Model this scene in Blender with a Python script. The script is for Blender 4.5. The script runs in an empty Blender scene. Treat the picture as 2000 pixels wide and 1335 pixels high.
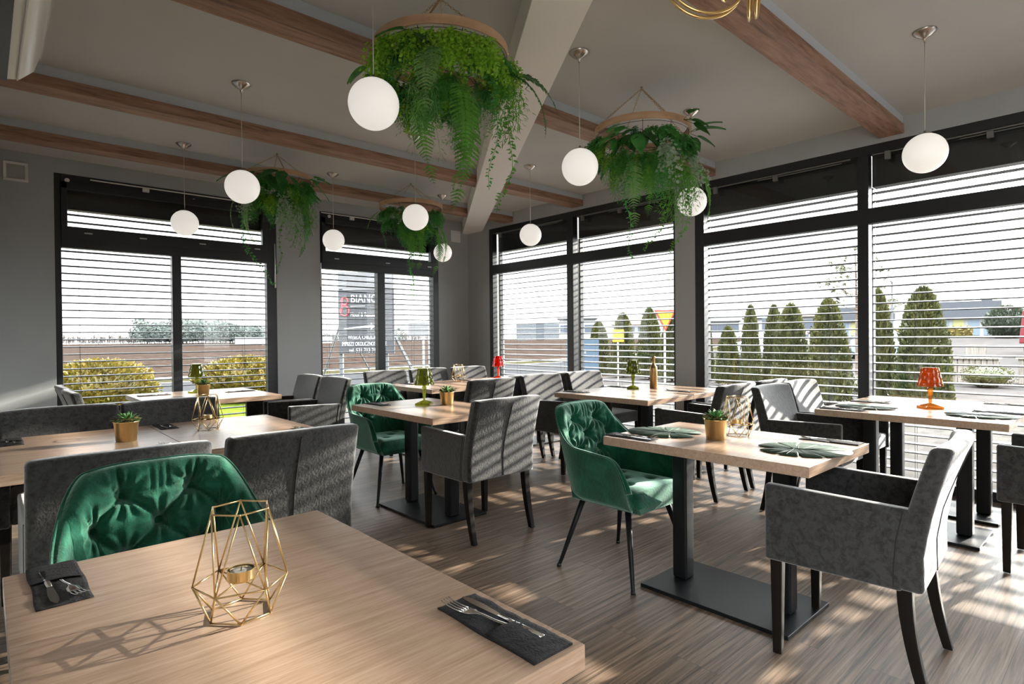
import bpy, math, random
from math import sin, cos, pi, radians, sqrt, exp, hypot, atan2
from mathutils import Vector, Matrix, Euler

sc = bpy.context.scene
C = bpy.data.collections.new('scene_objects'); sc.collection.children.link(C)
rnd = random.Random(7)

# ------------------------------------------------------------------ camera
FPX = 1135.0
CAMH = 1.25
yaw, pit, rol = radians(47.664), radians(-0.487), radians(-0.519)
Fv = Vector((cos(yaw)*cos(pit), sin(yaw)*cos(pit), sin(pit)))
Rt = Vector((sin(yaw), -cos(yaw), 0)); Up = Rt.cross(Fv)
R2 = Rt*cos(rol) + Up*sin(rol); U2 = -Rt*sin(rol) + Up*cos(rol)
cam_data = bpy.data.cameras.new('camera')
cam_data.sensor_width = 36; cam_data.lens = 36*FPX/2000
cam_data.clip_start = 0.05; cam_data.clip_end = 900
cam = bpy.data.objects.new('camera', cam_data); C.objects.link(cam)
M = Matrix((R2, U2, -Fv)).transposed().to_4x4(); M.translation = Vector((0, 0, CAMH))
cam.matrix_world = M
sc.camera = cam

# ------------------------------------------------------------------ world, sun, exposure
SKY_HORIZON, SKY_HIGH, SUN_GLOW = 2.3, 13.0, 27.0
SUN_STRENGTH = 11.5
sc.view_settings.view_transform = 'Standard'
sc.view_settings.look = 'None'
sc.view_settings.gamma = 1
sc.view_settings.use_curve_mapping = False
sc.view_settings.exposure = 0.82
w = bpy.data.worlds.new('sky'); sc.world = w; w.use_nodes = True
nt = w.node_tree; nt.nodes.clear()
out = nt.nodes.new('ShaderNodeOutputWorld'); bg = nt.nodes.new('ShaderNodeBackground')
geo = nt.nodes.new('ShaderNodeTexCoord'); sep = nt.nodes.new('ShaderNodeSeparateXYZ')
ramp = nt.nodes.new('ShaderNodeValToRGB')
ramp.color_ramp.elements[0].position = 0.0; ramp.color_ramp.elements[0].color = (1.0, 0.99, 0.98, 1)
ramp.color_ramp.elements[1].position = 0.6; ramp.color_ramp.elements[1].color = (0.93, 0.96, 1.0, 1)
nt.links.new(geo.outputs['Generated'], sep.inputs[0]); nt.links.new(sep.outputs['Z'], ramp.inputs[0])
nt.links.new(ramp.outputs[0], bg.inputs[0])
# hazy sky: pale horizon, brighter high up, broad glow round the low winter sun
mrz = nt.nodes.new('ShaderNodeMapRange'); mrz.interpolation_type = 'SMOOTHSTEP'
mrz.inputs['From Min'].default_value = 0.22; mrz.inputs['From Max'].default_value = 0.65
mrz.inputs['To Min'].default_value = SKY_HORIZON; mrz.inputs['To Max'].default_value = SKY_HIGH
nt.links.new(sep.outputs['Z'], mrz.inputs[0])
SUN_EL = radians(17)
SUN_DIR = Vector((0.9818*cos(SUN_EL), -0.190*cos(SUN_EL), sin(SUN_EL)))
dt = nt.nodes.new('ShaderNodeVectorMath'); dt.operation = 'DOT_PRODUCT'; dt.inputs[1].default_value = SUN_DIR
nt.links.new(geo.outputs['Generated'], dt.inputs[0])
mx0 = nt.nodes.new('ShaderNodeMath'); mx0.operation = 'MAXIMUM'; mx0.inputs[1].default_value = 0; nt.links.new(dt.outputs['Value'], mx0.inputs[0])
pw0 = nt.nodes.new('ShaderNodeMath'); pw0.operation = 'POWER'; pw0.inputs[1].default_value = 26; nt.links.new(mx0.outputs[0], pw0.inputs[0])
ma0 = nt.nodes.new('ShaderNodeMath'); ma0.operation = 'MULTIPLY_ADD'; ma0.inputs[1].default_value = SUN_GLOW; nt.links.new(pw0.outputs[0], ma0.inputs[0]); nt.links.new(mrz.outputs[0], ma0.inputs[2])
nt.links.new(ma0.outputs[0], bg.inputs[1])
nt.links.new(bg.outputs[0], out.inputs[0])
sun_data = bpy.data.lights.new('sun', 'SUN'); sun_data.energy = SUN_STRENGTH
sun_data.color = (1.0, 0.91, 0.79); sun_data.angle = radians(0.6)
sun = bpy.data.objects.new('sun', sun_data); C.objects.link(sun)
sun.rotation_euler = SUN_DIR.to_track_quat('Z', 'Y').to_euler()
sun.location = (30, -8, 12)
sc.cycles.max_bounces = 8; sc.cycles.diffuse_bounces = 5; sc.cycles.glossy_bounces = 3
sc.cycles.transparent_max_bounces = 24; sc.cycles.transmission_bounces = 6
sc.cycles.sample_clamp_indirect = 6.0
sc.cycles.caustics_reflective = False; sc.cycles.caustics_refractive = False

# ------------------------------------------------------------------ helpers
def tag(o, label=None, cat=None, group=None, kind=None):
    if label: o['label'] = label
    if cat: o['category'] = cat
    if group: o['group'] = group
    if kind: o['kind'] = kind
    return o
def empty(name, loc=(0, 0, 0), rz=0, label=None, cat=None, group=None, kind=None):
    o = bpy.data.objects.new(name, None); C.objects.link(o); o.location = loc; o.rotation_euler = (0, 0, rz)
    o.empty_display_size = 0.1
    return tag(o, label, cat, group, kind)
def copy_tree(o, parent=None):
    c = o.copy(); C.objects.link(c)
    if parent is not None: c.parent = parent
    for ch in list(o.children): copy_tree(ch, c)
    return c
def retag(o, label, group=None):
    o['label'] = label
    if group: o['group'] = group
    elif 'group' in o: del o['group']
    return o

class MB:
    def __init__(s): s.v = []; s.f = []; s.mi = []; s.cur = 0
    def mesh(s, vs, fs):
        n = len(s.v); s.v += [tuple(p) for p in vs]; s.f += [tuple(i+n for i in f) for f in fs]; s.mi += [s.cur]*len(fs)
        return s
    def box(s, x0, x1, y0, y1, z0, z1):
        vs = [(x, y, z) for z in (z0, z1) for y in (y0, y1) for x in (x0, x1)]
        return s.mesh(vs, [(0, 2, 3, 1), (4, 5, 7, 6), (0, 1, 5, 4), (2, 6, 7, 3), (0, 4, 6, 2), (1, 3, 7, 5)])
    def tube(s, pts, r, n=8, cap=True, closed=False):
        pts = [Vector(p) for p in pts]; m = len(pts)
        rs = r if isinstance(r, (list, tuple)) else [r]*m
        vs = []; ref = None
        for i, p in enumerate(pts):
            if closed: t = pts[(i+1) % m]-pts[i-1]
            else: t = pts[min(i+1, m-1)]-pts[max(i-1, 0)]
            t.normalize()
            if ref is None:
                ref = Vector((0, 0, 1)) if abs(t.z) < 0.9 else Vector((1, 0, 0))
                ref = (ref-t*ref.dot(t)).normalized()
            else:
                ref = (ref-t*ref.dot(t)); ref = ref.normalized() if ref.length > 1e-6 else t.orthogonal().normalized()
            b = t.cross(ref)
            for k in range(n):
                a = 2*pi*k/n; vs.append(p+(ref*cos(a)+b*sin(a))*rs[i])
        fs = []
        for i in range(m if closed else m-1):
            j = (i+1) % m
            for k in range(n):
                l = (k+1) % n; fs.append((i*n+k, i*n+l, j*n+l, j*n+k))
        if cap and not closed:
            fs.append(tuple(range(n-1, -1, -1))); fs.append(tuple((m-1)*n+k for k in range(n)))
        return s.mesh(vs, fs)
    def lathe(s, prof, n=24, c=(0, 0, 0), cap=True):
        vs = []; m = len(prof)
        for r, z in prof:
            for k in range(n):
                a = 2*pi*k/n; vs.append((c[0]+r*cos(a), c[1]+r*sin(a), c[2]+z))
        fs = [(i*n+k, i*n+(k+1) % n, (i+1)*n+(k+1) % n, (i+1)*n+k) for i in range(m-1) for k in range(n)]
        if cap:
            fs.append(tuple(range(n-1, -1, -1))); fs.append(tuple((m-1)*n+k for k in range(n)))
        return s.mesh(vs, fs)
    def grid(s, nu, nv, fn, wrapu=False, flip=False):
        vs = [fn(i, j) for i in range(nu) for j in range(nv)]
        fs = []
        for i in range(nu if wrapu else nu-1):
            for j in range(nv-1):
                a = i*nv+j; b = ((i+1) % nu)*nv+j
                q = (a, b, b+1, a+1); fs.append(q[::-1] if flip else q)
        return s.mesh(vs, fs)
    def build(s, name, mat, parent=None, smooth=False, bevel=0, bseg=2, loc=None, angle=None, sub=0):
        me = bpy.data.meshes.new(name); me.from_pydata(s.v, [], s.f)
        mats = mat if isinstance(mat, (list, tuple)) else [mat]
        for m_ in mats: me.materials.append(m_)
        if len(mats) > 1: me.polygons.foreach_set('material_index', s.mi)
        if smooth: me.polygons.foreach_set('use_smooth', [True]*len(me.polygons))
        me.validate(); me.update()
        o = bpy.data.objects.new(name, me); C.objects.link(o)
        if parent is not None: o.parent = parent
        if loc: o.location = loc
        if bevel:
            b = o.modifiers.new('bevel', 'BEVEL'); b.width = bevel; b.segments = bseg; b.limit_method = 'ANGLE'; b.angle_limit = radians(40)
            b.harden_normals = False
            if smooth is False: me.polygons.foreach_set('use_smooth', [True]*len(me.polygons))
            wn = o.modifiers.new('wn', 'WEIGHTED_NORMAL'); wn.keep_sharp = False
        if sub:
            m_ = o.modifiers.new('sub', 'SUBSURF'); m_.levels = sub; m_.render_levels = sub
        return o

# ------------------------------------------------------------------ materials
MATS = {}
def mat(name, col=(0.5, 0.5, 0.5), rough=0.5, metal=0.0, **kw):
    m = bpy.data.materials.new(name); m.use_nodes = True
    b = m.node_tree.nodes['Principled BSDF']
    b.inputs['Base Color'].default_value = (*col, 1); b.inputs['Roughness'].default_value = rough
    b.inputs['Metallic'].default_value = metal
    for k, v in kw.items():
        b.inputs[k.replace('_', ' ')].default_value = v
    MATS[name] = m
    return m
def nodes(m): return m.node_tree.nodes, m.node_tree.links, m.node_tree.nodes['Principled BSDF']
def noise_color(m, c1, c2, scale=5, detail=4, stretch=(1, 1, 1), lo=0.35, hi=0.65, coord='Object', bump=0, bscale=None, rough_n=0.5, dist=0):
    N, L, b = nodes(m)
    tc = N.new('ShaderNodeTexCoord'); mp = N.new('ShaderNodeMapping'); mp.inputs['Scale'].default_value = stretch
    no = N.new('ShaderNodeTexNoise'); no.inputs['Scale'].default_value = scale; no.inputs['Detail'].default_value = detail
    no.inputs['Roughness'].default_value = rough_n; no.inputs['Distortion'].default_value = dist
    r = N.new('ShaderNodeValToRGB'); r.color_ramp.elements[0].position = lo; r.color_ramp.elements[1].position = hi
    r.color_ramp.elements[0].color = (*c1, 1); r.color_ramp.elements[1].color = (*c2, 1)
    L.new(tc.outputs[coord], mp.inputs[0]); L.new(mp.outputs[0], no.inputs['Vector']); L.new(no.outputs['Fac'], r.inputs[0]); L.new(r.outputs[0], b.inputs['Base Color'])
    if bump:
        n2 = N.new('ShaderNodeTexNoise'); n2.inputs['Scale'].default_value = bscale or scale*4; n2.inputs['Detail'].default_value = 4
        L.new(mp.outputs[0], n2.inputs['Vector'])
        bp = N.new('ShaderNodeBump'); bp.inputs['Strength'].default_value = bump; bp.inputs['Distance'].default_value = 0.01
        L.new(n2.outputs['Fac'], bp.inputs['Height']); L.new(bp.outputs[0], b.inputs['Normal'])
    return m

M_wall = noise_color(mat('wall_paint', rough=0.75), (0.385, 0.40, 0.405), (0.41, 0.425, 0.43), scale=2, bump=0.05, bscale=250)
M_ceil = noise_color(mat('ceiling_paint', rough=0.8), (0.56, 0.55, 0.525), (0.60, 0.59, 0.56), scale=1.2)
M_white_beam = mat('beam_paint', (0.92, 0.89, 0.85), 0.6)
M_grey_beam = mat('beam_side_paint', (0.52, 0.55, 0.58), 0.7)
M_frame = mat('window_frame_anthracite', (0.017, 0.019, 0.023), 0.38)
M_frame_track = mat('rail_metal', (0.55, 0.54, 0.52), 0.35, 0.7)
M_white_plastic = mat('white_plastic', (0.78, 0.77, 0.72), 0.3)
M_black_plastic = mat('black_plastic', (0.015, 0.015, 0.015), 0.3)
M_slat = mat('slat_aluminium', (0.17, 0.17, 0.172), 0.5, 0.2)
M_slat_dark = mat('slat_anthracite', (0.05, 0.052, 0.056), 0.6, 0.0, Specular_IOR_Level=0.25)
M_cord = mat('cord_grey', (0.1, 0.1, 0.1), 0.7)
M_steel = mat('brushed_steel', (0.50, 0.45, 0.41), 0.25, 1.0)
M_cable = mat('cable_clear', (0.62, 0.58, 0.52), 0.4, 0.2)
M_black_metal = mat('black_powder_metal', (0.009, 0.010, 0.012), 0.42, Specular_IOR_Level=0.28)
M_black_wood = noise_color(mat('black_leg_wood', rough=0.42, Specular_IOR_Level=0.2), (0.006, 0.0045, 0.004), (0.012, 0.009, 0.007), scale=8, stretch=(1, 1, 0.1))
M_gold = mat('gold_metal', (0.80, 0.56, 0.24), 0.24, 1.0)
M_gold_wire = mat('gold_wire', (0.80, 0.60, 0.30), 0.28, 1.0)
M_gold_brush = noise_color(mat('gold_brushed', rough=0.30, metal=1.0), (0.84, 0.60, 0.27), (0.90, 0.67, 0.33), scale=30, stretch=(4, 4, 0.2))
M_gold_matt = mat('gold_matt', (0.50, 0.32, 0.14), 0.38, 0.9)
M_wax = mat('wax', (0.75, 0.73, 0.68), 0.5)
M_chrome = mat('cutlery_steel', (0.72, 0.70, 0.68), 0.14, 1.0)
M_ring_wood = noise_color(mat('hoop_wood', rough=0.45), (0.50, 0.30, 0.17), (0.62, 0.40, 0.24), scale=6, stretch=(1, 1, 4))

def schlick(N, L, f0):
    """two-sided reflectance of a pane: the same from either face"""
    g = N.new('ShaderNodeNewGeometry'); d = N.new('ShaderNodeVectorMath'); d.operation = 'DOT_PRODUCT'
    L.new(g.outputs['Incoming'], d.inputs[0]); L.new(g.outputs['Normal'], d.inputs[1])
    a = N.new('ShaderNodeMath'); a.operation = 'ABSOLUTE'; L.new(d.outputs['Value'], a.inputs[0])
    b = N.new('ShaderNodeMath'); b.operation = 'SUBTRACT'; b.inputs[0].default_value = 1; L.new(a.outputs[0], b.inputs[1])
    p = N.new('ShaderNodeMath'); p.operation = 'POWER'; p.inputs[1].default_value = 5; L.new(b.outputs[0], p.inputs[0])
    m = N.new('ShaderNodeMath'); m.operation = 'MULTIPLY_ADD'; m.inputs[1].default_value = 1-f0; m.inputs[2].default_value = f0; L.new(p.outputs[0], m.inputs[0])
    return m.outputs[0]
def glass_mat(name, tint=(1, 1, 1), f0=0.03, rough=0.0):
    m = bpy.data.materials.new(name); m.use_nodes = True; N = m.node_tree.nodes; L = m.node_tree.links; N.clear()
    o = N.new('ShaderNodeOutputMaterial'); mx = N.new('ShaderNodeMixShader'); tr = N.new('ShaderNodeBsdfTransparent'); gl = N.new('ShaderNodeBsdfGlossy')
    tr.inputs[0].default_value = (*tint, 1); gl.inputs['Roughness'].default_value = rough
    L.new(schlick(N, L, f0), mx.inputs[0]); L.new(tr.outputs[0], mx.inputs[1]); L.new(gl.outputs[0], mx.inputs[2]); L.new(mx.outputs[0], o.inputs[0])
    return m
M_glass = glass_mat('window_glass', (0.97, 0.985, 0.98))
def tinted(name, col, tl):
    # clear dyed acrylic: tinted see-through body, some scattering inside, sharp reflections
    m = bpy.data.materials.new(name); m.use_nodes = True; N = m.node_tree.nodes; L = m.node_tree.links; N.clear()
    o = N.new('ShaderNodeOutputMaterial'); mx = N.new('ShaderNodeMixShader'); m2 = N.new('ShaderNodeMixShader')
    tr = N.new('ShaderNodeBsdfTransparent'); gl = N.new('ShaderNodeBsdfGlossy'); tl_ = N.new('ShaderNodeBsdfTranslucent')
    tr.inputs[0].default_value = (*col, 1); tl_.inputs[0].default_value = (*tl, 1); gl.inputs['Roughness'].default_value = 0.03
    m2.inputs[0].default_value = 0.22
    L.new(tr.outputs[0], m2.inputs[1]); L.new(tl_.outputs[0], m2.inputs[2])
    L.new(schlick(N, L, 0.05), mx.inputs[0]); L.new(m2.outputs[0], mx.inputs[1]); L.new(gl.outputs[0], mx.inputs[2]); L.new(mx.outputs[0], o.inputs[0])
    return m
M_acr_green = tinted('acrylic_green', (0.50, 0.52, 0.16), (0.42, 0.45, 0.08))
M_acr_orange = tinted('acrylic_amber', (0.70, 0.40, 0.14), (0.50, 0.24, 0.04))
M_acr_red = tinted('acrylic_red', (0.74, 0.15, 0.05), (0.7, 0.14, 0.03))

M_globe = mat('opal_glass', (0.86, 0.83, 0.79), 0.35)
M_globe.node_tree.nodes['Principled BSDF'].inputs['Emission Color'].default_value = (1, 0.95, 0.88, 1)
M_globe.node_tree.nodes['Principled BSDF'].inputs['Emission Strength'].default_value = 0.32

def wood_mat(name, c1, c2, c3, rough, axis_scale, scale=1.0, rings=0.0, bump=0.06):
    m = mat(name, rough=rough); N, L, b = nodes(m)
    tc = N.new('ShaderNodeTexCoord'); mp = N.new('ShaderNodeMapping'); mp.inputs['Scale'].default_value = axis_scale
    L.new(tc.outputs['Object'], mp.inputs[0])
    n1 = N.new('ShaderNodeTexNoise'); n1.inputs['Scale'].default_value = 9*scale; n1.inputs['Detail'].default_value = 6; n1.inputs['Roughness'].default_value = 0.6; n1.inputs['Distortion'].default_value = 0.6
    n2 = N.new('ShaderNodeTexNoise'); n2.inputs['Scale'].default_value = 2.2*scale; n2.inputs['Detail'].default_value = 3; n2.inputs['Distortion'].default_value = 1.2
    L.new(mp.outputs[0], n1.inputs['Vector']); L.new(mp.outputs[0], n2.inputs['Vector'])
    mx = N.new('ShaderNodeMath'); mx.operation = 'MULTIPLY_ADD'; mx.inputs[1].default_value = 0.55
    ad = N.new('ShaderNodeMath'); ad.operation = 'MULTIPLY'; ad.inputs[1].default_value = 0.45
    L.new(n2.outputs['Fac'], ad.inputs[0]); L.new(n1.outputs['Fac'], mx.inputs[0]); L.new(ad.outputs[0], mx.inputs[2])
    r = N.new('ShaderNodeValToRGB'); e = r.color_ramp.elements
    e[0].position = 0.36; e[0].color = (*c1, 1); e[1].position = 0.64; e[1].color = (*c3, 1)
    k = e.new(0.5); k.color = (*c2, 1)
    L.new(mx.outputs[0], r.inputs[0]); L.new(r.outputs[0], b.inputs['Base Color'])
    bp = N.new('ShaderNodeBump'); bp.inputs['Strength'].default_value = bump; bp.inputs['Distance'].default_value = 0.004
    L.new(n1.outputs['Fac'], bp.inputs['Height']); L.new(bp.outputs[0], b.inputs['Normal'])
    return m
M_table = wood_mat('oak_laminate', (0.40, 0.262, 0.175), (0.49, 0.34, 0.245), (0.57, 0.41, 0.305), 0.27, (1.2, 24, 24), 1.0, bump=0.03)
M_beamwood = wood_mat('beam_wood', (0.15, 0.08, 0.052), (0.33, 0.185, 0.12), (0.43, 0.26, 0.18), 0.6, (0.5, 5, 5), 1.0)

# floor: planks along X
def floor_mat():
    m = mat('floor_planks', rough=0.42); N, L, b = nodes(m)
    tc = N.new('ShaderNodeTexCoord')
    br = N.new('ShaderNodeTexBrick'); br.inputs['Scale'].default_value = 1; br.inputs['Brick Width'].default_value = 1.22; br.inputs['Row Height'].default_value = 0.178
    br.inputs['Mortar Size'].default_value = 0.0012; br.inputs['Mortar Smooth'].default_value = 0.3; br.inputs['Bias'].default_value = 0
    br.offset = 0.37; br.inputs['Color1'].default_value = (0, 0, 0, 1); br.inputs['Color2'].default_value = (1, 1, 1, 1); br.inputs['Mortar'].default_value = (0.5, 0.5, 0.5, 1)
    L.new(tc.outputs['Object'], br.inputs['Vector'])
    mp = N.new('ShaderNodeMapping'); mp.inputs['Scale'].default_value = (0.9, 30, 1)
    L.new(tc.outputs['Object'], mp.inputs[0])
    # shift the grain per plank
    av = N.new('ShaderNodeVectorMath'); av.operation = 'MULTIPLY_ADD'; av.inputs[1].default_value = (9, 31, 7)
    L.new(br.outputs['Color'], av.inputs[0]); L.new(mp.outputs[0], av.inputs[2])
    n1 = N.new('ShaderNodeTexNoise'); n1.inputs['Scale'].default_value = 2.4; n1.inputs['Detail'].default_value = 7; n1.inputs['Roughness'].default_value = 0.62; n1.inputs['Distortion'].default_value = 0.5
    L.new(av.outputs[0], n1.inputs['Vector'])
    r = N.new('ShaderNodeValToRGB'); e = r.color_ramp.elements
    e[0].position = 0.34; e[0].color = (0.060, 0.039, 0.027, 1); e[1].position = 0.68; e[1].color = (0.30, 0.215, 0.155, 1)
    k = e.new(0.5); k.color = (0.175, 0.120, 0.084, 1)
    L.new(n1.outputs['Fac'], r.inputs[0])
    hs = N.new('ShaderNodeHueSaturation'); mr = N.new('ShaderNodeMapRange'); mr.inputs['To Min'].default_value = 0.78; mr.inputs['To Max'].default_value = 1.25
    L.new(br.outputs['Color'], mr.inputs[0]); L.new(mr.outputs[0], hs.inputs['Value']); L.new(r.outputs[0], hs.inputs['Color'])
    mm = N.new('ShaderNodeMixRGB'); mm.inputs[2].default_value = (0.06, 0.045, 0.035, 1)
    L.new(br.outputs['Fac'], mm.inputs[0]); L.new(hs.outputs[0], mm.inputs[1]); L.new(mm.outputs[0], b.inputs['Base Color'])
    bp = N.new('ShaderNodeBump'); bp.inputs['Strength'].default_value = 0.12; bp.inputs['Distance'].default_value = 0.004
    L.new(n1.outputs['Fac'], bp.inputs['Height']); L.new(bp.outputs[0], b.inputs['Normal'])
    return m
M_floor = floor_mat()

def velvet(name, c1, c2, sheen_col, mott=14, sheen=0.6, lo=0.42, hi=0.62):
    m = mat(name, rough=0.82); N, L, b = nodes(m)
    noise_color(m, c1, c2, scale=mott, detail=6, lo=lo, hi=hi, bump=0.25, bscale=90, rough_n=0.7, dist=0.5)
    b.inputs['Sheen Weight'].default_value = sheen; b.inputs['Sheen Roughness'].default_value = 0.45; b.inputs['Sheen Tint'].default_value = (*sheen_col, 1)
    b.inputs['Specular IOR Level'].default_value = 0.15
    return m
M_grey = velvet('grey_velvet', (0.020, 0.0197, 0.0195), (0.054, 0.054, 0.054), (0.9, 0.9, 0.92), 42, sheen=1.0, lo=0.34, hi=0.56)
M_green = velvet('green_velvet', (0.004, 0.060, 0.034), (0.009, 0.11, 0.064), (0.62, 0.92, 0.80), 9, sheen=1.0)
M_seam = mat('seam_thread', (0.02, 0.02, 0.02), 0.8)
M_seam_green = mat('seam_green', (0.004, 0.05, 0.03), 0.8)
M_napkin = noise_color(mat('black_paper_napkin', rough=0.8), (0.012, 0.012, 0.014), (0.026, 0.026, 0.03), scale=30, bump=0.4, bscale=220)

def leaf_mat(name, c1, c2, rough=0.5, scale=14, trans=0.45):
    m = mat(name, rough=rough); noise_color(m, c1, c2, scale=scale, lo=0.3, hi=0.7)
    N, L, b = nodes(m)
    o = [n for n in N if n.type == 'OUTPUT_MATERIAL'][0]
    t = N.new('ShaderNodeBsdfTranslucent'); mx = N.new('ShaderNodeMixShader'); mx.inputs[0].default_value = trans
    rr = [n for n in N if n.type == 'VALTORGB'][0]
    L.new(rr.outputs[0], t.inputs[0]); L.new(b.outputs[0], mx.inputs[1]); L.new(t.outputs[0], mx.inputs[2]); L.new(mx.outputs[0], o.inputs[0])
    return m
M_fern = leaf_mat('fern_green', (0.07, 0.26, 0.025), (0.17, 0.46, 0.06))
M_fern_pale = leaf_mat('fern_pale', (0.16, 0.36, 0.10), (0.30, 0.52, 0.18))
M_fern_dark = leaf_mat('fern_dark', (0.028, 0.14, 0.032), (0.075, 0.27, 0.065))
M_maiden = leaf_mat('maidenhair_green', (0.20, 0.48, 0.025), (0.46, 0.74, 0.08))
M_maiden_d = leaf_mat('maidenhair_deep', (0.05, 0.28, 0.05), (0.13, 0.45, 0.10))
M_broad = leaf_mat('broad_leaf_green', (0.025, 0.13, 0.03), (0.09, 0.28, 0.06))
M_silver = leaf_mat('silver_leaf', (0.30, 0.42, 0.28), (0.50, 0.60, 0.45))
M_wiregreen = mat('dark_green_wire', (0.006, 0.02, 0.008), 0.6)
M_monstera = leaf_mat('monstera_mat_green', (0.016, 0.050, 0.026), (0.030, 0.080, 0.042), rough=0.62, trans=0.05)
M_succ = leaf_mat('succulent_green', (0.06, 0.22, 0.05), (0.16, 0.38, 0.12), trans=0.15)
M_moss = noise_color(mat('moss', rough=0.9), (0.07, 0.045, 0.015), (0.17, 0.14, 0.04), scale=60)
M_thuja = leaf_mat('thuja_green', (0.016, 0.024, 0.005), (0.070, 0.068, 0.016), scale=5, trans=0.2)
M_bush_y = leaf_mat('golden_bush', (0.055, 0.052, 0.005), (0.15, 0.10, 0.010), scale=6, trans=0.2)
M_conif = leaf_mat('conifer_grey', (0.014, 0.022, 0.012), (0.040, 0.052, 0.030), scale=5, trans=0.2)
M_bark = noise_color(mat('bark', rough=0.9), (0.05, 0.035, 0.025), (0.12, 0.09, 0.07), scale=12)

# ------------------------------------------------------------------ room shell
X0, X1, Y0r, Y1, ZC = -0.05, 5.5, -3.0, 7.02, 3.0
def struct(mb, name, m, label=None, parent=None, **kw):
    o = mb.build(name, m, parent, **kw)
    if parent is None: o['kind'] = 'structure'
    if label: o['label'] = label
    return o
struct(MB().box(X0-.2, X1+.08, Y0r-.2, Y1+.08, -0.12, 0), 'floor', M_floor, 'grey brown wood plank floor')
struct(MB().box(X0-.2, X1+.3, Y0r-.2, Y1+.3, ZC, ZC+0.25), 'ceiling', M_ceil, 'taupe painted ceiling')
wq = MB()
for q in ((Y0r-.2, -2.7, 0, ZC), (-.4, Y1+.3, 0, ZC), (-2.7, -.4, 0, .2), (-2.7, -.4, 2.85, ZC)): wq.box(X0-.2, X0, q[0], q[1], q[2], q[3])  # gap left for the added fill window behind the camera
struct(wq, 'wall_left', M_wall, 'grey wall carrying the air conditioner')
wq = MB()
for q in ((X0, 4.35, 0, ZC), (5.15, X1, 0, ZC), (4.35, 5.15, 0, .12), (4.35, 5.15, 2.75, ZC)): wq.box(q[0], q[1], Y0r-.2, Y0r, q[2], q[3])  # gap left for the added rear fill window
struct(wq, 'wall_rear', M_wall, 'grey wall behind the camera, opened for an added fill light window')
T = 0.28
FT = 2.855   # frame top
W1 = (0.519, 2.606); W2 = (3.147, 4.95)
wb = MB()
for a, b_ in ((X0, W1[0]), (W1[1], W2[0]), (W2[1], X1+T)): wb.box(a, b_, Y1, Y1+T, -0.1, ZC)
for a, b_ in (W1, W2): wb.box(a, b_, Y1, Y1+T, FT, ZC)
struct(wb, 'wall_back', M_wall, 'grey wall with two windows facing the ploughed field')
FR = 2.825
W3 = (3.43, 6.516); W4 = (-2.60, 3.193)
wr = MB()
for a, b_ in ((W3[1], Y1), (W4[1], W3[0]), (Y0r-.2, W4[0])): wr.box(X1, X1+T, a, b_, -0.1, ZC)
for a, b_ in (W3, W4): wr.box(X1, X1+T, a, b_, FR, ZC)
struct(wr, 'wall_right', M_wall, 'grey wall with large windows towards the row of cypresses')

# windows: fn(u, d, z) -> world; u along wall, d depth outward
def win_frame(n, wall, u0, u1, top, uprights, tz, upper_solid, label, fd=0.02, wl=0.07, wrr=0.07, sash=False):
    def bx(mb, a0, a1, d0, d1, z0, z1):
        if wall == 'back': mb.box(a0, a1, Y1+d0, Y1+d1, z0, z1)
        else: mb.box(X1+d0, X1+d1, a0, a1, z0, z1)
    root = empty('window_%d' % n, ((u0+u1)/2, Y1, 0) if wall == 'back' else (X1, (u0+u1)/2, 0), label=label, kind='structure')
    inv = Matrix.Translation(-root.location)
    def fin(mb, name, m, **kw):
        o = mb.build(name, m, None, **kw); o.parent = root; o.matrix_parent_inverse = Matrix.Translation(-root.location); return o
    f = MB(); D0, D1 = 0.0, 0.085
    bx(f, u0, u0+wl, D0, D1, 0, top); bx(f, u1-wrr, u1, D0, D1, 0, top)
    bx(f, u0+wl, u1-wrr, D0, D1, top-0.075, top); bx(f, u0+wl, u1-wrr, D0, D1, 0, 0.075)
    fin(f, 'window_frame', M_frame, bevel=0.004)
    t = MB(); bx(t, u0+wl, u1-wrr, D0-0.008, D1, tz[0], tz[1])
    if sash: bx(t, u0+wl, u1-wrr, D0-0.018, D0-0.008, tz[0]+0.09, tz[1])
    fin(t, 'transom', M_frame, bevel=0.004)
    for a0, a1, full in uprights:
        mm = MB(); bx(mm, a0, a1, D0-0.004, D1+0.004, 0.075, top-0.075 if full else tz[0])
        fin(mm, 'mullion', M_frame, bevel=0.004)
    if sash:
        s_ = MB(); i0, i1 = u0+wl, u1-wrr
        bx(s_, i0, i0+0.05, -0.018, 0.05, tz[1], top-0.075); bx(s_, i1-0.05, i1, -0.018, 0.05, tz[1], top-0.075)
        bx(s_, i0, i1, -0.018, 0.05, top-0.14, top-0.075)
        fin(s_, 'sash', M_frame, bevel=0.004)
    g = MB(); bx(g, u0+0.03, u1-0.03, 0.045, 0.049, 0.04, top-0.04)
    fin(g, 'pane', M_glass)
    return root
win_frame(1, 'back', *W1, FT, [(1.503, 1.591, False)], (2.15, 2.355), 0, 'left window with tilt fanlight looking onto the ploughed field', wl=0.05, wrr=0.115, sash=True)
win_frame(2, 'back', *W2, FT, [(3.951, 4.061, False)], (2.135, 2.345), 0, 'narrower window beside the corner with the billboard outside', wl=0.02, wrr=0.09, sash=True)
win_frame(3, 'right', *W3, FR, [(4.883, 4.990, True)], (2.168, 2.295), 0, 'right wall window nearest the corner', wl=0.02, wrr=0.075)
win_frame(4, 'right', *W4, FR, [(1.587, 1.672, True), (-0.76, -0.675, True)], (2.172, 2.300), 0, 'wide right wall window behind the big table', wl=0.05, wrr=0.10)

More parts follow.
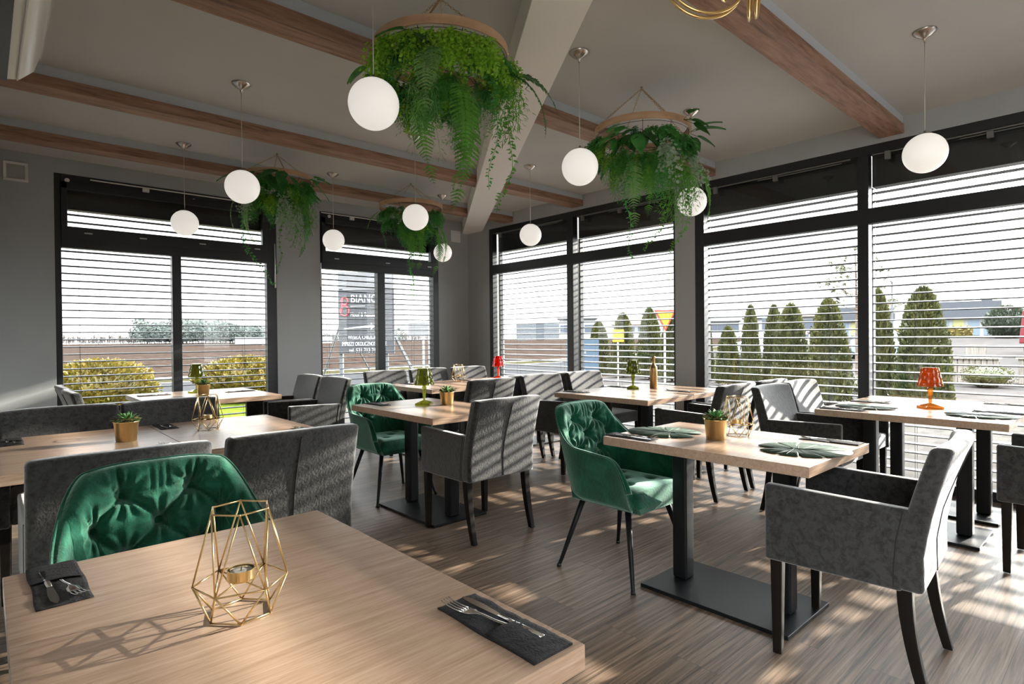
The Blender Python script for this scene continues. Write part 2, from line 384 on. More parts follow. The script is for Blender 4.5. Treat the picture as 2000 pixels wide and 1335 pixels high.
rw = empty('window_5', (4.75, Y0r-.1, 0), label='added unseen window behind the camera, for fill light', kind='structure')  # added opening, never in view: sky light fills surfaces facing the camera
rf = MB()
for q in ((-.4, -.33, .12, 2.75), (.33, .4, .12, 2.75), (-.4, .4, .12, .19), (-.4, .4, 2.68, 2.75)): rf.box(q[0], q[1], -.04, .04, q[2], q[3])
rf.build('window_frame', M_frame, rw); MB().box(-.36, .36, -.003, .003, .15, 2.72).build('pane', M_glass, rw)
rw = empty('window_6', (X0-.1, -1.55, 0), pi/2, label='added unseen window in the left wall behind the camera, for fill light', kind='structure')  # added out of view to brighten the ceiling and left-facing sides
rf = MB()
for q in ((-1.15, -1.08, .2, 2.85), (1.08, 1.15, .2, 2.85), (-.035, .035, .2, 2.85), (-1.15, 1.15, .2, .27), (-1.15, 1.15, 2.78, 2.85)): rf.box(q[0], q[1], -.04, .04, q[2], q[3])
rf.build('window_frame', M_frame, rw); MB().box(-1.11, 1.11, -.003, .003, .23, 2.82).build('pane', M_glass, rw)
# ------------------------------------------------------------------ ceiling beams
def beam(n, y1, x0, x1, label):
    root = empty('trim_%d' % n, (0, 0, 0), label=label, kind='structure')
    w_ = 0.175
    MB().box(x0, x1, y1-w_+0.008, y1-0.008, 2.935, ZC).build('beam_core', M_grey_beam, root)
    MB().box(x0, x1, y1-w_, y1, 2.86, 2.935).build('wood_cladding', M_beamwood, root, bevel=0.004)
beam(1, 6.17, X0, X1, 'wood clad ceiling beam farthest from the camera')
beam(2, 4.885, X0, X1, 'second wood clad ceiling beam from the back wall')
beam(3, 3.13, X0, X1, 'third wood clad ceiling beam from the back wall')
beam(4, 1.505, X0, X1, 'wood clad ceiling beam nearest the camera ending above the wide window')
d0 = Vector((5.40, 7.02)); dv = Vector((5.40-1.925, 7.02-1.955)).normalized(); pn = Vector((dv.y, -dv.x))
pa = d0+dv*0.25; pb = d0-dv*9.6
wd = 0.285
vs = [(*(q+pn*s_), z) for z in (2.825, ZC) for q in (pb, pa) for s_ in (0, wd)]
o = MB().mesh(vs, [(0, 1, 3, 2), (4, 6, 7, 5), (0, 4, 5, 1), (2, 3, 7, 6), (0, 2, 6, 4), (1, 5, 7, 3)]).build('trim_5', M_white_beam, bevel=0.004)
tag(o, 'pale painted beam crossing the ceiling diagonally to the corner', kind='structure')

# ------------------------------------------------------------------ blinds
def blind(wall, a0, a1, ztop, tilt, label, pitch=0.073, cords=(), mat_=None, phase=0.0):
    dpos = 0.19
    root = empty('venetian_blind', ((a0+a1)/2, Y1+dpos, 0) if wall == 'back' else (X1+dpos, (a0+a1)/2, 0), 0 if wall == 'back' else -pi/2,
                 label=label, cat='blind', group='outdoor venetian blinds')
    L2 = (a1-a0)/2
    s = MB(); z = ztop-0.04+phase; n = 0
    hw = 0.039; ct, st = cos(radians(tilt)), sin(radians(tilt))
    prof = []
    for k in range(5):
        q = -1+k*0.5; prof.append((q*hw, 0.006*(1-q*q)))
    lip = [(-hw-0.001, -0.006)]; prof = lip+prof+[(hw+0.001, -0.006)]
    while z > 0.07:
        vs = []
        for x in (-L2, L2):
            for th in (0, -0.0012):
                for (y, zz) in prof:
                    zz += th; vs.append((x, y*ct-zz*st, z+y*st+zz*ct))
        m_ = len(prof); fs = []
        for k in range(m_-1):
            fs.append((k, k+1, 2*m_+k+1, 2*m_+k)); fs.append((m_+k, 3*m_+k, 3*m_+k+1, m_+k+1))
        fs += [(0, 2*m_, 3*m_, m_), (m_-1, 2*m_-1, 4*m_-1, 3*m_-1)]
        s.mesh(vs, fs); z -= pitch; n += 1
    s.build('slats', mat_ or M_slat, root)
    b = MB().box(-L2, L2, -0.055, 0.055, ztop, 2.80); b.build('headrail_box', M_frame, root, bevel=0.004)
    b = MB(); k = 0
    zz = ztop
    g = MB()
    for x in (-L2-0.012, L2+0.012): g.box(x-0.012, x+0.012, -0.03, 0.03, 0.0, ztop)
    g.build('guide_rail', M_frame, root)
    c = MB()
    for x in cords:
        xx = -L2+(x-a0) if wall == 'back' else L2-(x-a0)
        for dy in (-0.034, 0.034): c.tube([(xx, dy, 0.05), (xx, dy, ztop)], 0.0016, 4)
        q = ztop-0.04+phase
        while q > 0.07:
            c.tube([(xx, -0.034, q-0.006), (xx, 0.034, q-0.006)], 0.0012, 3, cap=False); q -= pitch
    if cords: c.build('ladder_cords', M_cord, root)
    return root
blind('back', W1[0]+.02, W1[1]-.02, 2.545, 0.5, 'dark outdoor venetian blind across the left window', cords=(0.72, 2.28), mat_=M_slat_dark)
blind('back', W2[0]+.02, W2[1]-.02, 2.50, 0.5, 'dark outdoor venetian blind in front of the billboard window', cords=(3.33, 4.62), mat_=M_slat_dark)
blind('right', 4.965, W3[1]-.05, 2.50, 6.0, 'grey outdoor venetian blind nearest the room corner', cords=(5.25, 6.1))
blind('right', W3[0]+.03, 4.905, 2.50, 6.0, 'grey outdoor venetian blind behind the gold bottle', cords=(3.6, 4.3))
blind('right', 1.66, W4[1]-.05, 2.50, 1.0, 'grey outdoor venetian blind in front of the cypress row', cords=(1.95, 2.8))
blind('right', -0.685, 1.60, 2.50, 1.0, 'grey outdoor venetian blind behind the amber table lamp', cords=(1.3, 0.3))
blind('right', -2.5, -0.745, 2.50, 1.0, 'grey outdoor venetian blind at the right end beyond the frame', cords=(-1.4,))

# ------------------------------------------------------------------ pendants
def make_pendant():
    r = empty('pendant_lamp', (0, 0, ZC), label='', cat='lamp')
    MB().lathe([(0.062, 0), (0.062, -0.004), (0.055, -0.012), (0.035, -0.028), (0.014, -0.040), (0.007, -0.048), (0.006, -0.062), (0.0, -0.062)], 32).build('canopy', M_steel, r, smooth=True)
    MB().tube([(0, 0, -0.05), (0, 0, -0.60)], 0.0026, 8).build('cable', M_cable, r, smooth=True)
    pr = [(0.112*sin(a), -0.705+0.112*cos(a)) for a in [pi*(0.10+0.9*k/26) for k in range(27)]]
    gg_ = MB().lathe(pr, 40).build('glass_globe', M_globe, r, smooth=True)
    MB().lathe([(0.006, -0.575), (0.010, -0.59), (0.036, -0.594), (0.038, -0.602), (0.030, -0.606), (0, -0.606)], 24).build('globe_cap', M_steel, gg_, smooth=True)
    return r
pend = make_pendant(); first = True
PL = [(1.305, 2.335, 'white globe pendant lamp hanging in front of the big fern hoop, at its lower left'),
      (1.33, 4.19, 'white globe pendant lamp left of the fern hoop beside the left window'),
      (1.35, 5.81, 'white globe pendant lamp hanging before the middle of the left window'),
      (2.77, 5.84, 'white globe pendant lamp in front of the left edge of the billboard window'),
      (2.79, 4.29, 'white globe pendant lamp in front of the farthest fern hoop'),
      (4.20, 5.86, 'smallest white globe pendant lamp, next to the white wall vent by the corner'),
      (4.17, 4.28, 'white globe pendant lamp before the window nearest the room corner'),
      (2.74, 2.37, 'white globe pendant lamp just left of the right hand fern hoop'),
      (4.11, 2.41, 'white globe pendant lamp half behind a drooping fern of the right hoop'),
      (4.06, 0.88, 'large white globe pendant lamp at far right under the ceiling')]
for x, y, lab in PL:
    p = pend if first else copy_tree(pend); first = False
    p.location = (x, y, ZC); retag(p, lab, 'white globe pendant lamps')

# ------------------------------------------------------------------ tables
def pedestal(parent, cx, cy, along='Y'):
    lx, ly = (0.45, 0.72) if along == 'Y' else (0.72, 0.45)
    ox, oy = (0, 0.255) if along == 'Y' else (0.255, 0)
    MB().box(cx-lx/2, cx+lx/2, cy-ly/2, cy+ly/2, 0.0, 0.018).build('base_plate', M_black_metal, parent, bevel=0.003)
    for s_ in (-1, 1):
        co_ = MB().box(cx+s_*ox-0.04, cx+s_*ox+0.04, cy+s_*oy-0.04, cy+s_*oy+0.04, 0.018, 0.69).build('column', M_black_metal, parent, bevel=0.012, bseg=3)
        MB().box(cx+s_*ox-0.15, cx+s_*ox+0.15, cy+s_*oy-0.03, cy+s_*oy+0.03, 0.688, 0.708).build('top_bracket', M_black_metal, co_, bevel=0.002)
def table(x0, x1, y0, y1, label, group=None):
    cx, cy = (x0+x1)/2, (y0+y1)/2
    r = empty('dining_table', (cx, cy, 0), label=label, cat='table', group=group)
    hx, hy = (x1-x0)/2, (y1-y0)/2
    MB().box(-hx, hx, -hy, hy, 0.708, 0.75).build('tabletop', M_table, r, bevel=0.0015)
    pedestal(r, 0, 0)
    return r
table(0.025, 0.718, 0.618, 1.640, 'oak topped table closest to the camera, carrying the large gold wire lantern')
table(2.290, 2.985, 0.863, 1.842, 'oak topped table with two leaf placemats and a gold pot, between green and grey chairs')
table(2.050, 2.745, 2.985, 4.055, 'oak topped table with green acrylic lamp beside the far green chair')
table(0.030, 0.708, 2.885, 3.965, 'left table of the joined pair below the left chairs, with the gold potted succulent')
table(0.711, 1.390, 2.885, 3.965, 'right table of the joined pair on the left, with the small wire lantern')
table(0.97, 1.995, 5.29, 6.37, 'oak topped table in front of the left window')
table(3.790, 4.46, 2.61, 3.60, 'left table of the joined pair with the gold bottle by the window column')
table(4.463, 5.13, 2.61, 3.60, 'right table of the joined pair with the gold bottle, touching the window')
table(4.120, 4.740, 0.515, 1.515, 'left table of the joined pair at far right, with the amber lamp and leaf placemats')
table(4.743, 5.340, 0.515, 1.515, 'right table of the joined pair at far right, against the window')
table(3.19, 3.86, 4.655, 5.55, 'left table of the long row by the back corner')
table(3.863, 4.53, 4.655, 5.55, 'middle table of the long row by the back corner, with the gold wire lantern')
table(4.533, 5.20, 4.655, 5.55, 'right end table of the long row by the back corner')

# ------------------------------------------------------------------ grey armchair (faces +Y)
def slab(mb, nx, ny, nz, fn):
    """closed box lattice surface mapped by fn(u,v,w) with u,v,w in 0..1"""
    idx = {}; vs = []; fs = []
    def vid(i, j, k):
        key = (i, j, k)
        if key not in idx: idx[key] = len(vs); vs.append(fn(i/nx, j/ny, k/nz))
        return idx[key]
    for i in range(nx):
        for j in range(ny):
            fs.append((vid(i, j, 0), vid(i, j+1, 0), vid(i+1, j+1, 0), vid(i+1, j, 0)))
            fs.append((vid(i, j, nz), vid(i+1, j, nz), vid(i+1, j+1, nz), vid(i, j+1, nz)))
    for i in range(nx):
        for k in range(nz):
            fs.append((vid(i, 0, k), vid(i+1, 0, k), vid(i+1, 0, k+1), vid(i, 0, k+1)))
            fs.append((vid(i, ny, k), vid(i, ny, k+1), vid(i+1, ny, k+1), vid(i+1, ny, k)))
    for j in range(ny):
        for k in range(nz):
            fs.append((vid(0, j, k), vid(0, j, k+1), vid(0, j+1, k+1), vid(0, j+1, k)))
            fs.append((vid(nx, j, k), vid(nx, j+1, k), vid(nx, j+1, k+1), vid(nx, j, k+1)))
    return mb.mesh(vs, fs)
def back_y(z):   # centre plane of the backrest
    t = max(0, z-0.50)
    return -0.212-0.16*t-0.20*t*t
def make_armchair():
    r = empty('armchair', label='', cat='chair')
    HW = 0.27; ZB, ZT = 0.375, 0.872
    def bk(u, v, w_):
        z = ZB+(ZT-ZB)*w_; x = -HW*(1-0.0*w_)+2*HW*u
        th = 0.082-0.018*w_
        bow = -0.030*(1-(2*u-1)**2)*max(0, (z-0.62)/0.25)      # gently dished backrest
        crown = 0.008*(1-(2*u-1)**4)*w_**6
        return (x, back_y(z)+(v-0.5)*th+bow, z+crown)
    br_ = slab(MB(), 16, 3, 12, bk).build('backrest', M_grey, r, bevel=0.017, bseg=3, smooth=True)
    sm = MB().tube([(0, back_y(z)-0.5*(0.082-0.018*(z-ZB)/(ZT-ZB))-0.030*max(0, (z-0.62)/0.25)-0.0008, z) for z in [ZB+0.01+(ZT-ZB-0.03)*k/16 for k in range(17)]], 0.0022, 5)
    sm.build('back_seam', M_seam, br_)
    for s_ in (-1, 1):
        def arm(u, v, w_, s_=s_):
            y = -0.20+0.465*v; zt = 0.655+0.012*v
            z = ZB-0.004+(zt-ZB+0.004)*w_
            yy = y if v > 0.02 else back_y(z)+0.02
            return (s_*(HW-0.05+0.05*u), yy, z)
        ar_ = slab(MB(), 2, 8, 6, arm).build('armrest', M_grey, r, bevel=0.012, bseg=3, smooth=True)
        MB().tube([(s_*(HW+0.0005), back_y(z)+0.046, z) for z in (ZB+.01, 0.45, 0.55, 0.65)], 0.0018, 5).build('side_seam', M_seam, ar_)
    def seat(u, v, w_):
        x = -0.22+0.44*u; y = -0.2+0.455*v
        return (x, y, ZB+0.005+0.105*w_+0.018*w_*(1-(2*u-1)**4)*(1-(2*v-1)**4))
    slab(MB(), 10, 10, 3, seat).build('seat', M_grey, r, bevel=0.014, bseg=3, smooth=True)
    for s_ in (-1, 1):
        def fl(u, v, w_, s_=s_):
            z = ZB*w_+0.004; h = 0.016+0.006*w_
            return (s_*0.24+(u-.5)*2*h, 0.225+(v-.5)*2*h, z)
        slab(MB(), 1, 1, 4, fl).build('leg', M_black_wood, r, bevel=0.004)
        def rl(u, v, w_, s_=s_):
            z = ZB*w_+0.004; h = 0.016+0.007*w_
            return (s_*0.24+(u-.5)*2*h, -0.195-0.062*(1-w_)**1.7+(v-.5)*2*h, z)
        slab(MB(), 1, 1, 8, rl).build('leg', M_black_wood, r, bevel=0.004)
    return r
grey = make_armchair(); used = False
CH = [ # x, y, rot, label
 (2.405, 2.985, 0, 'grey velvet armchair with its back to the camera, in the middle of the room'),
 (2.55, 0.775, 4, 'large grey velvet armchair at the lower right, seen from its side'),
 (0.362, 2.68, 0, 'dark grey armchair directly behind the nearest green chair, back to the camera'),
 (0.962, 2.68, -1, 'dark grey armchair right of the nearest green chair, back to the camera'),
 (0.315, 3.86, 178, 'dark grey armchair at the far left edge behind the gold potted succulent'),
 (0.885, 3.86, 182, 'dark grey armchair behind the small wire lantern of the left tables'),
 (2.215, 5.27, 90, 'dark grey armchair before the wall pier, the nearer of two facing the left window table'),
 (2.215, 5.87, 90, 'dark grey armchair before the wall pier, the farther of two facing the left window table'),
 (0.79, 5.49, -90, 'dark grey armchair at the left end of the left window table, the nearer one'),
 (0.79, 6.07, -90, 'dark grey armchair at the left end of the left window table, the farther one'),
 (3.42, 5.63, 180, 'grey armchair below the billboard, leftmost behind the back corner tables'),
 (4.03, 5.66, 180, 'grey armchair behind the back corner tables, in the middle of three'),
 (4.62, 5.62, 180, 'grey armchair behind the back corner tables, closest to the corner'),
 (3.40, 4.30, 0, 'grey armchair with its back to the camera, in front of the red lamp'),
 (4.00, 4.44, 0, 'grey armchair at the near side of the back corner tables, mostly hidden'),
 (4.62, 4.44, 0, 'grey armchair at the near side of the back corner tables, rightmost and hidden'),
 (4.10, 3.79, 180, 'grey sunlit armchair facing the camera behind the gold bottle tables, left one'),
 (4.75, 3.79, 180, 'grey sunlit armchair facing the camera behind the gold bottle tables, right one'),
 (4.27, 2.43, 0, 'dark grey armchair on the near side of the gold bottle tables, left one'),
 (4.86, 2.43, 0, 'dark grey armchair on the near side of the gold bottle tables, right one'),
 (4.33, 1.60, 180, 'grey armchair with striped sunlight behind the amber lamp tables, left one'),
 (4.92, 1.62, 180, 'grey armchair with striped sunlight behind the amber lamp tables, right one'),
 (4.17, 0.275, 0, 'dark grey armchair cut off by the right edge of the picture'),
]
for x, y, rz, lab in CH:
    c = grey if not used else copy_tree(grey); used = True
    c.location = (x, y, 0); c.rotation_euler = (0, 0, radians(rz)); retag(c, lab, 'grey velvet armchairs around the tables')

# ------------------------------------------------------------------ green tufted chair (faces +Y)
def make_green():
    r = empty('tufted_chair', label='', cat='chair')
    NS = 201
    # plan path from right arm front, round the back, to left arm front.  s in -1..1
    def sstep(a, b, x):
        t = min(1, max(0, (x-a)/(b-a))); return t*t*(3-2*t)
    def top(s_):
        a = abs(s_); sg = 1 if s_ >= 0 else -1
        # a: 0..0.30 back top, 0.30..0.55 slope round the corner, 0.55..1 arm
        if a < 0.30: x = 0.175*a/0.30; y = -0.335+0.012*(a/0.3)**2
        elif a < 0.60:
            t = (a-0.30)/0.30; x = 0.175+0.105*sin(t*pi/2)**0.9; y = -0.323+0.215*(1-cos(t*pi/2))*0.9+0.03*t
        else:
            t = (a-0.60)/0.40; x = 0.280-0.008*t; y = -0.0995+0.315*t
        z = 0.868-0.012*(a/0.3)**4 if a < 0.30 else 0.856-0.196*sstep(0.30, 0.60, a)
        if a > 0.60:
            t = (a-0.60)/0.40; z = 0.66-0.03*t-0.15*max(0, (t-0.62)/0.38)**2.2
        return Vector((sg*x, y, z))
    def bot(s_):
        a = abs(s_); sg = 1 if s_ >= 0 else -1
        if a < 0.30: x = 0.13*a/0.30; y = -0.215
        elif a < 0.60:
            t = (a-0.30)/0.30; x = 0.13+0.095*sin(t*pi/2); y = -0.215+0.13*(1-cos(t*pi/2))
        else:
            t = (a-0.60)/0.40; x = 0.225; y = -0.085+0.305*t
        return Vector((sg*x, y, 0.375))
    NV = 64
    def outer(s_, t):
        b_, tp = bot(s_), top(s_)
        q = b_.lerp(tp, t); k = t**0.62
        q.x = b_.x+(tp.x-b_.x)*k; q.y = b_.y+(tp.y-b_.y)*(0.35*k+0.65*t)
        if t < 0.12:
            e = (0.12-t)/0.12; q.x *= 1-0.10*e*e; q.y = q.y*(1-0.08*e*e)
        return q
    buttons = [(-0.095, 0.775), (0.095, 0.775), (0.0, 0.685), (-0.185, 0.685), (0.185, 0.685), (-0.095, 0.60), (0.095, 0.60)]
    def inner(s_, t):
        q = outer(s_, t)
        e = 0.01
        tx = outer(min(1, s_+e), t)-outer(max(-1, s_-e), t); tz = outer(s_, min(1, t+e))-outer(s_, max(0, t-e))
        n = tx.cross(tz); n.normalize()
        c = Vector((0, 0.0, q.z))-q
        if n.dot(c) < 0: n = -n
        rim = min(1, (1-t)/0.10); rim = sqrt(max(0, 1-(1-rim)**2))
        a = abs(s_)
        th = 0.022+0.030*rim
        if a > 0.45: th = 0.020+0.010*rim
        # tufting: in unrolled coordinates
        ux = (q.x if a < 0.3 else (1 if s_ > 0 else -1)*(0.175+(a-0.30)*0.55)); uz = q.z
        fade = 1 - sstep(0.42, 0.60, a)
        d = 0.0
        for bx_, bz in buttons:
            rr = hypot(ux-bx_, uz-bz); ph = atan2(uz-bz, ux-bx_)
            d -= 0.036*exp(-(rr/0.024)**2)+0.010*exp(-(rr/0.055)**2)
            d += 0.0052*cos(10*ph+bx_*37)*exp(-((rr-0.045)/0.032)**2)
        for bx_, bz in buttons:      # pleats between neighbouring buttons
            for cx_, cz in buttons:
                if (cx_, cz) <= (bx_, bz): continue
                L_ = hypot(cx_-bx_, cz-bz)
                if L_ > 0.15: continue
                tx_, tz_ = (cx_-bx_)/L_, (cz-bz)/L_
                al = (ux-bx_)*tx_+(uz-bz)*tz_; pe = (ux-bx_)*tz_-(uz-bz)*tx_
                if 0 < al < L_: d -= 0.015*exp(-(pe/0.008)**2)
        if uz > 0.775:               # pleats running to the rim
            for bx_ in (-0.095, 0.0, 0.095):
                wgt = 1 if bx_ else 0.4
                d -= 0.012*wgt*exp(-((ux-bx_*(1+2.2*(uz-0.775)))/0.007)**2)*rim
                d -= 0.006*exp(-((ux-bx_*(1+2.2*(uz-0.775))-0.022)/0.006)**2)*rim
                d -= 0.006*exp(-((ux-bx_*(1+2.2*(uz-0.775))+0.022)/0.006)**2)*rim
        return q+n*(th+d*fade*rim)
    mb = MB()
    S = [-1+2*i/(NS-1) for i in range(NS)]; TV = [j/(NV-1) for j in range(NV)]
    vs = []; W = 2*NV
    for s_ in S:
        for t in TV: vs.append(outer(s_, t))
        for t in reversed(TV): vs.append(inner(s_, t))
    fs = []
    for i in range(NS-1):
        for j in range(W):
            k = (j+1) % W; fs.append((i*W+j, i*W+k, (i+1)*W+k, (i+1)*W+j))
    for base in (0, (NS-1)*W):
        for j in range(NV-1):
            q = (base+j, base+j+1, base+W-2-j, base+W-1-j); fs.append(q if base == 0 else q[::-1])
    mb.mesh(vs, fs)
    sh_ = mb.build('shell', M_green, r, smooth=True)
    # piping round the rim
    MB().tube([outer(s_, 1.0)+Vector((0, 0, 0.002)) for s_ in S[::2]], 0.0042, 6).build('piping', M_green, sh_, smooth=True)
    def st(i, j):
        u = i/36; v = j/36
        x = (-0.222+0.444*u)*(1-0.05*(1-v)); y = -0.20+0.455*v
        e = (1-(2*u-1)**8)*(1-(2*v-1)**8)
        z = 0.435+0.05*e**0.5
        for bx_, by_ in ((-0.1, 0.1), (0.1, 0.1), (0, 0.0), (-0.1, -0.1), (0.1, -0.1)):
            z -= 0.022*exp(-((x-bx_)**2+(y-by_)**2)/0.028**2)
        if v > 0.97: z -= 0.03
        return (x, y, z)
    m2 = MB(); m2.grid(37, 37, st)
    m2.grid(37, 2, lambda i, j: (lambda p: p if j == 0 else (p[0]*0.93, p[1]*0.97-0.005, 0.372))(st(i, 36)), flip=True)
    m2.grid(2, 2, lambda i, j: ((-0.21+0.42*i), (-0.2+0.445*j), 0.374), flip=True)
    m2.grid(37, 2, lambda i, j: (lambda p: p if j == 0 else (p[0]*0.93, p[1], 0.372))(st(0, i)), flip=True)
    m2.grid(37, 2, lambda i, j: (lambda p: p if j == 0 else (p[0]*0.93, p[1], 0.372))(st(36, i)))
    m2.build('seat', M_green, r, smooth=True)
    MB().box(-0.15, 0.15, -0.14, 0.14, 0.355, 0.373).build('underframe', M_black_metal, r, bevel=0.003)
    for sx in (-1, 1):
        for sy in (-1, 1):
            a = Vector((sx*0.165, sy*0.145, 0.378)); b_ = Vector((sx*0.262, (0.245 if sy > 0 else -0.245), 0.0))
            m_ = MB().tube([a, a.lerp(b_, .5), a.lerp(b_, .97), b_], [0.0165, 0.0135, 0.0095, 0.0095], 14)
            lg_ = m_.build('leg', M_black_metal, r, smooth=True)
            MB().tube([a.lerp(b_, .955), b_], 0.0125, 12).build('foot_cap', M_black_plastic, lg_, smooth=True)
    return r
green = make_green()
GC = [(0.405, 1.815, 180, 'green tufted velvet chair behind the nearest table'),
      (2.57, 1.925, 180, 'green tufted velvet chair at the table with the leaf placemats'),
      (2.405, 4.09, 180, 'green tufted velvet chair at the table with the green acrylic lamp')]
for i, (x, y, rz, lab) in enumerate(GC):
    c = green if i == 0 else copy_tree(green)
    c.location = (x, y, 0); c.rotation_euler = (0, 0, radians(rz)); retag(c, lab, 'green tufted velvet chairs')

# ------------------------------------------------------------------ geometric lanterns and tealights
TZ = 0.75
def hexring(R, z, ph, n=6): return [Vector((R*cos(ph+2*pi*k/n), R*sin(ph+2*pi*k/n), z)) for k in range(n)]
def make_lantern():
    r = empty('wire_lantern', label='', cat='lantern')
    b_ = hexring(0.056, 0.0022, 0); m_ = hexring(0.079, 0.060, pi/6); t_ = hexring(0.053, 0.192, 0)
    wires = MB(); wr_ = 0.00165
    def e(p, q): wires.tube([p, q], wr_, 6)
    for k in range(6):
        l = (k+1) % 6
        e(b_[k], b_[l]); e(m_[k], m_[l]); e(t_[k], t_[l])
        e(b_[k], m_[k]); e(b_[l], m_[k]); e(t_[k], m_[k]); e(t_[l], m_[k])
    for ring in (b_, m_, t_):
        for p in ring: wires.lathe([(0, -0.0026), (0.0024, 0), (0, 0.0026)], 6, c=p, cap=False)
    wires.build('wire_frame', M_gold_wire, r, smooth=True)
    h = MB(); h.tube([m_[0], m_[3]], wr_, 6); h.tube([m_[1], m_[4]], wr_, 6)
    hw_ = h.build('holder_wires', M_gold_wire, r, smooth=True)
    h = MB().lathe([(0.0, 0.0615), (0.0225, 0.0615), (0.0235, 0.064), (0.0235, 0.081), (0.0222, 0.081), (0.0222, 0.063), (0, 0.063)], 32)
    h.build('candle_cup', M_gold_brush, hw_, smooth=False)
    return r
def make_tealight():
    r = empty('tealight_candle', label='', cat='candle')
    MB().lathe([(0, 0), (0.0185, 0), (0.0192, 0.001), (0.0192, 0.0155), (0.0185, 0.0155), (0.018, 0.013), (0, 0.013)], 28).build('metal_cup', M_chrome, r)
    MB().lathe([(0, 0.0125), (0.0182, 0.0125), (0.0178, 0.0142), (0.01, 0.0140), (0, 0.0138)], 28, cap=False).build('wax', M_wax, r, smooth=True)
    MB().tube([(0, 0, 0.013), (0.0005, 0, 0.017), (0.0015, 0.0005, 0.020)], 0.0008, 5).build('wick', M_black_plastic, r)
    return r
lan = make_lantern(); tea = make_tealight()
LN = [(0.345, 1.122, 12, 'gold wire lantern on the nearest table, seen largest', 'tealight in the lantern on the nearest table'),
      (0.925, 3.545, 20, 'gold wire lantern on the joined tables at left', 'tealight in the lantern on the joined tables at left'),
      (2.775, 1.385, 35, 'gold wire lantern beside the gold pot on the leaf placemat table', 'tealight in the lantern on the leaf placemat table'),
      (4.00, 5.30, 5, 'gold wire lantern on the back corner tables', 'tealight in the lantern on the back corner tables')]
for i, (x, y, rz, l1, l2) in enumerate(LN):
    a = lan if i == 0 else copy_tree(lan); a.location = (x, y, TZ); a.rotation_euler = (0, 0, radians(rz)); retag(a, l1, 'gold geometric wire lanterns')
    a = tea if i == 0 else copy_tree(tea); a.location = (x, y, TZ+0.0631); retag(a, l2, 'tealights in the wire lanterns')

# ------------------------------------------------------------------ gold pots with succulents
def make_pot():
    r = empty('potted_succulent', label='', cat='plant')
    MB().lathe([(0, 0), (0.043, 0), (0.0445, 0.002), (0.0535, 0.093), (0.0565, 0.0945), (0.057, 0.0975), (0.0545, 0.0985), (0.0515, 0.095), (0.048, 0.06), (0, 0.06)], 40).build('pot', M_gold_brush, r, smooth=True)
    ms = MB(); R = random.Random(3)
    for k in range(260):
        a = R.random()*2*pi; q = 0.056*sqrt(R.random()); z = 0.088+0.016*R.random()+0.010*(q > 0.045)
        x, y = q*cos(a), q*sin(a); s_ = 0.004+0.004*R.random(); d_ = Vector((R.uniform(-1, 1), R.uniform(-1, 1), R.uniform(-.3, 1))).normalized()*s_*2.2
        e_ = d_.orthogonal().normalized()*s_*.6
        p = Vector((x, y, z)); ms.mesh([p, p+d_*.5+e_, p+d_, p+d_*.5-e_], [(0, 1, 2, 3)])
    ms.lathe([(0, 0.094), (0.03, 0.093), (0.051, 0.088)], 20, cap=False)
    ms.build('moss', M_moss, r)
    lf = MB()
    for ring, (n, L_, el) in enumerate(((8, 0.074, 14), (7, 0.070, 36), (6, 0.062, 58), (4, 0.046, 78))):
        for k in range(n):
            a = 2*pi*(k+0.5*(ring % 2))/n+R.uniform(-.15, .15); e_ = radians(el+R.uniform(-6, 6)); W = 0.0125*(1-0.10*ring)
            o_ = Vector((0, 0, 0.098)); dr = Vector((cos(a)*cos(e_), sin(a)*cos(e_), sin(e_))); sd = Vector((-sin(a), cos(a), 0)); up = dr.cross(sd)*-1
            if up.z < 0: up = -up
            st_ = [(0.0, .35), (0.3, .8), (0.6, 1.0), (0.82, .7), (1.0, 0.05)]
            vs_ = []
            for t, ww in st_:
                c_ = o_+dr*L_*t+Vector((0, 0, -0.35))*L_*t*t*(0.5-ring*.1)+up*0.0
                hw_ = W*ww; th_ = 0.003*ww
                for (sx, uz) in ((-1, 0.4), (0, -1), (1, 0.4), (0, 0.6)): vs_.append(c_+sd*hw_*sx+up*th_*uz)
            fs_ = []
            for i_ in range(4):
                for j_ in range(4):
                    fs_.append((i_*4+j_, i_*4+(j_+1) % 4, i_*4+4+(j_+1) % 4, i_*4+4+j_))
            lf.mesh(vs_, fs_)
    lf.build('leaves', M_succ, r, smooth=True)
    return r
pot = make_pot()
for i, (x, y, rz, lab) in enumerate([(0.525, 3.44, 0, 'succulent in a gold pot on the joined tables at left'),
        (2.60, 1.405, 50, 'succulent in a gold pot between the leaf placemats'),
        (2.555, 3.53, 110, 'succulent in a gold pot beside the green acrylic lamp, before the grey chair'),
        (1.47, 5.76, 200, 'succulent in a gold pot on the left window table beside the green lamp')]):
    a = pot if i == 0 else copy_tree(pot); a.location = (x, y, TZ); a.rotation_euler = (0, 0, radians(rz)); retag(a, lab, 'succulents in gold pots')

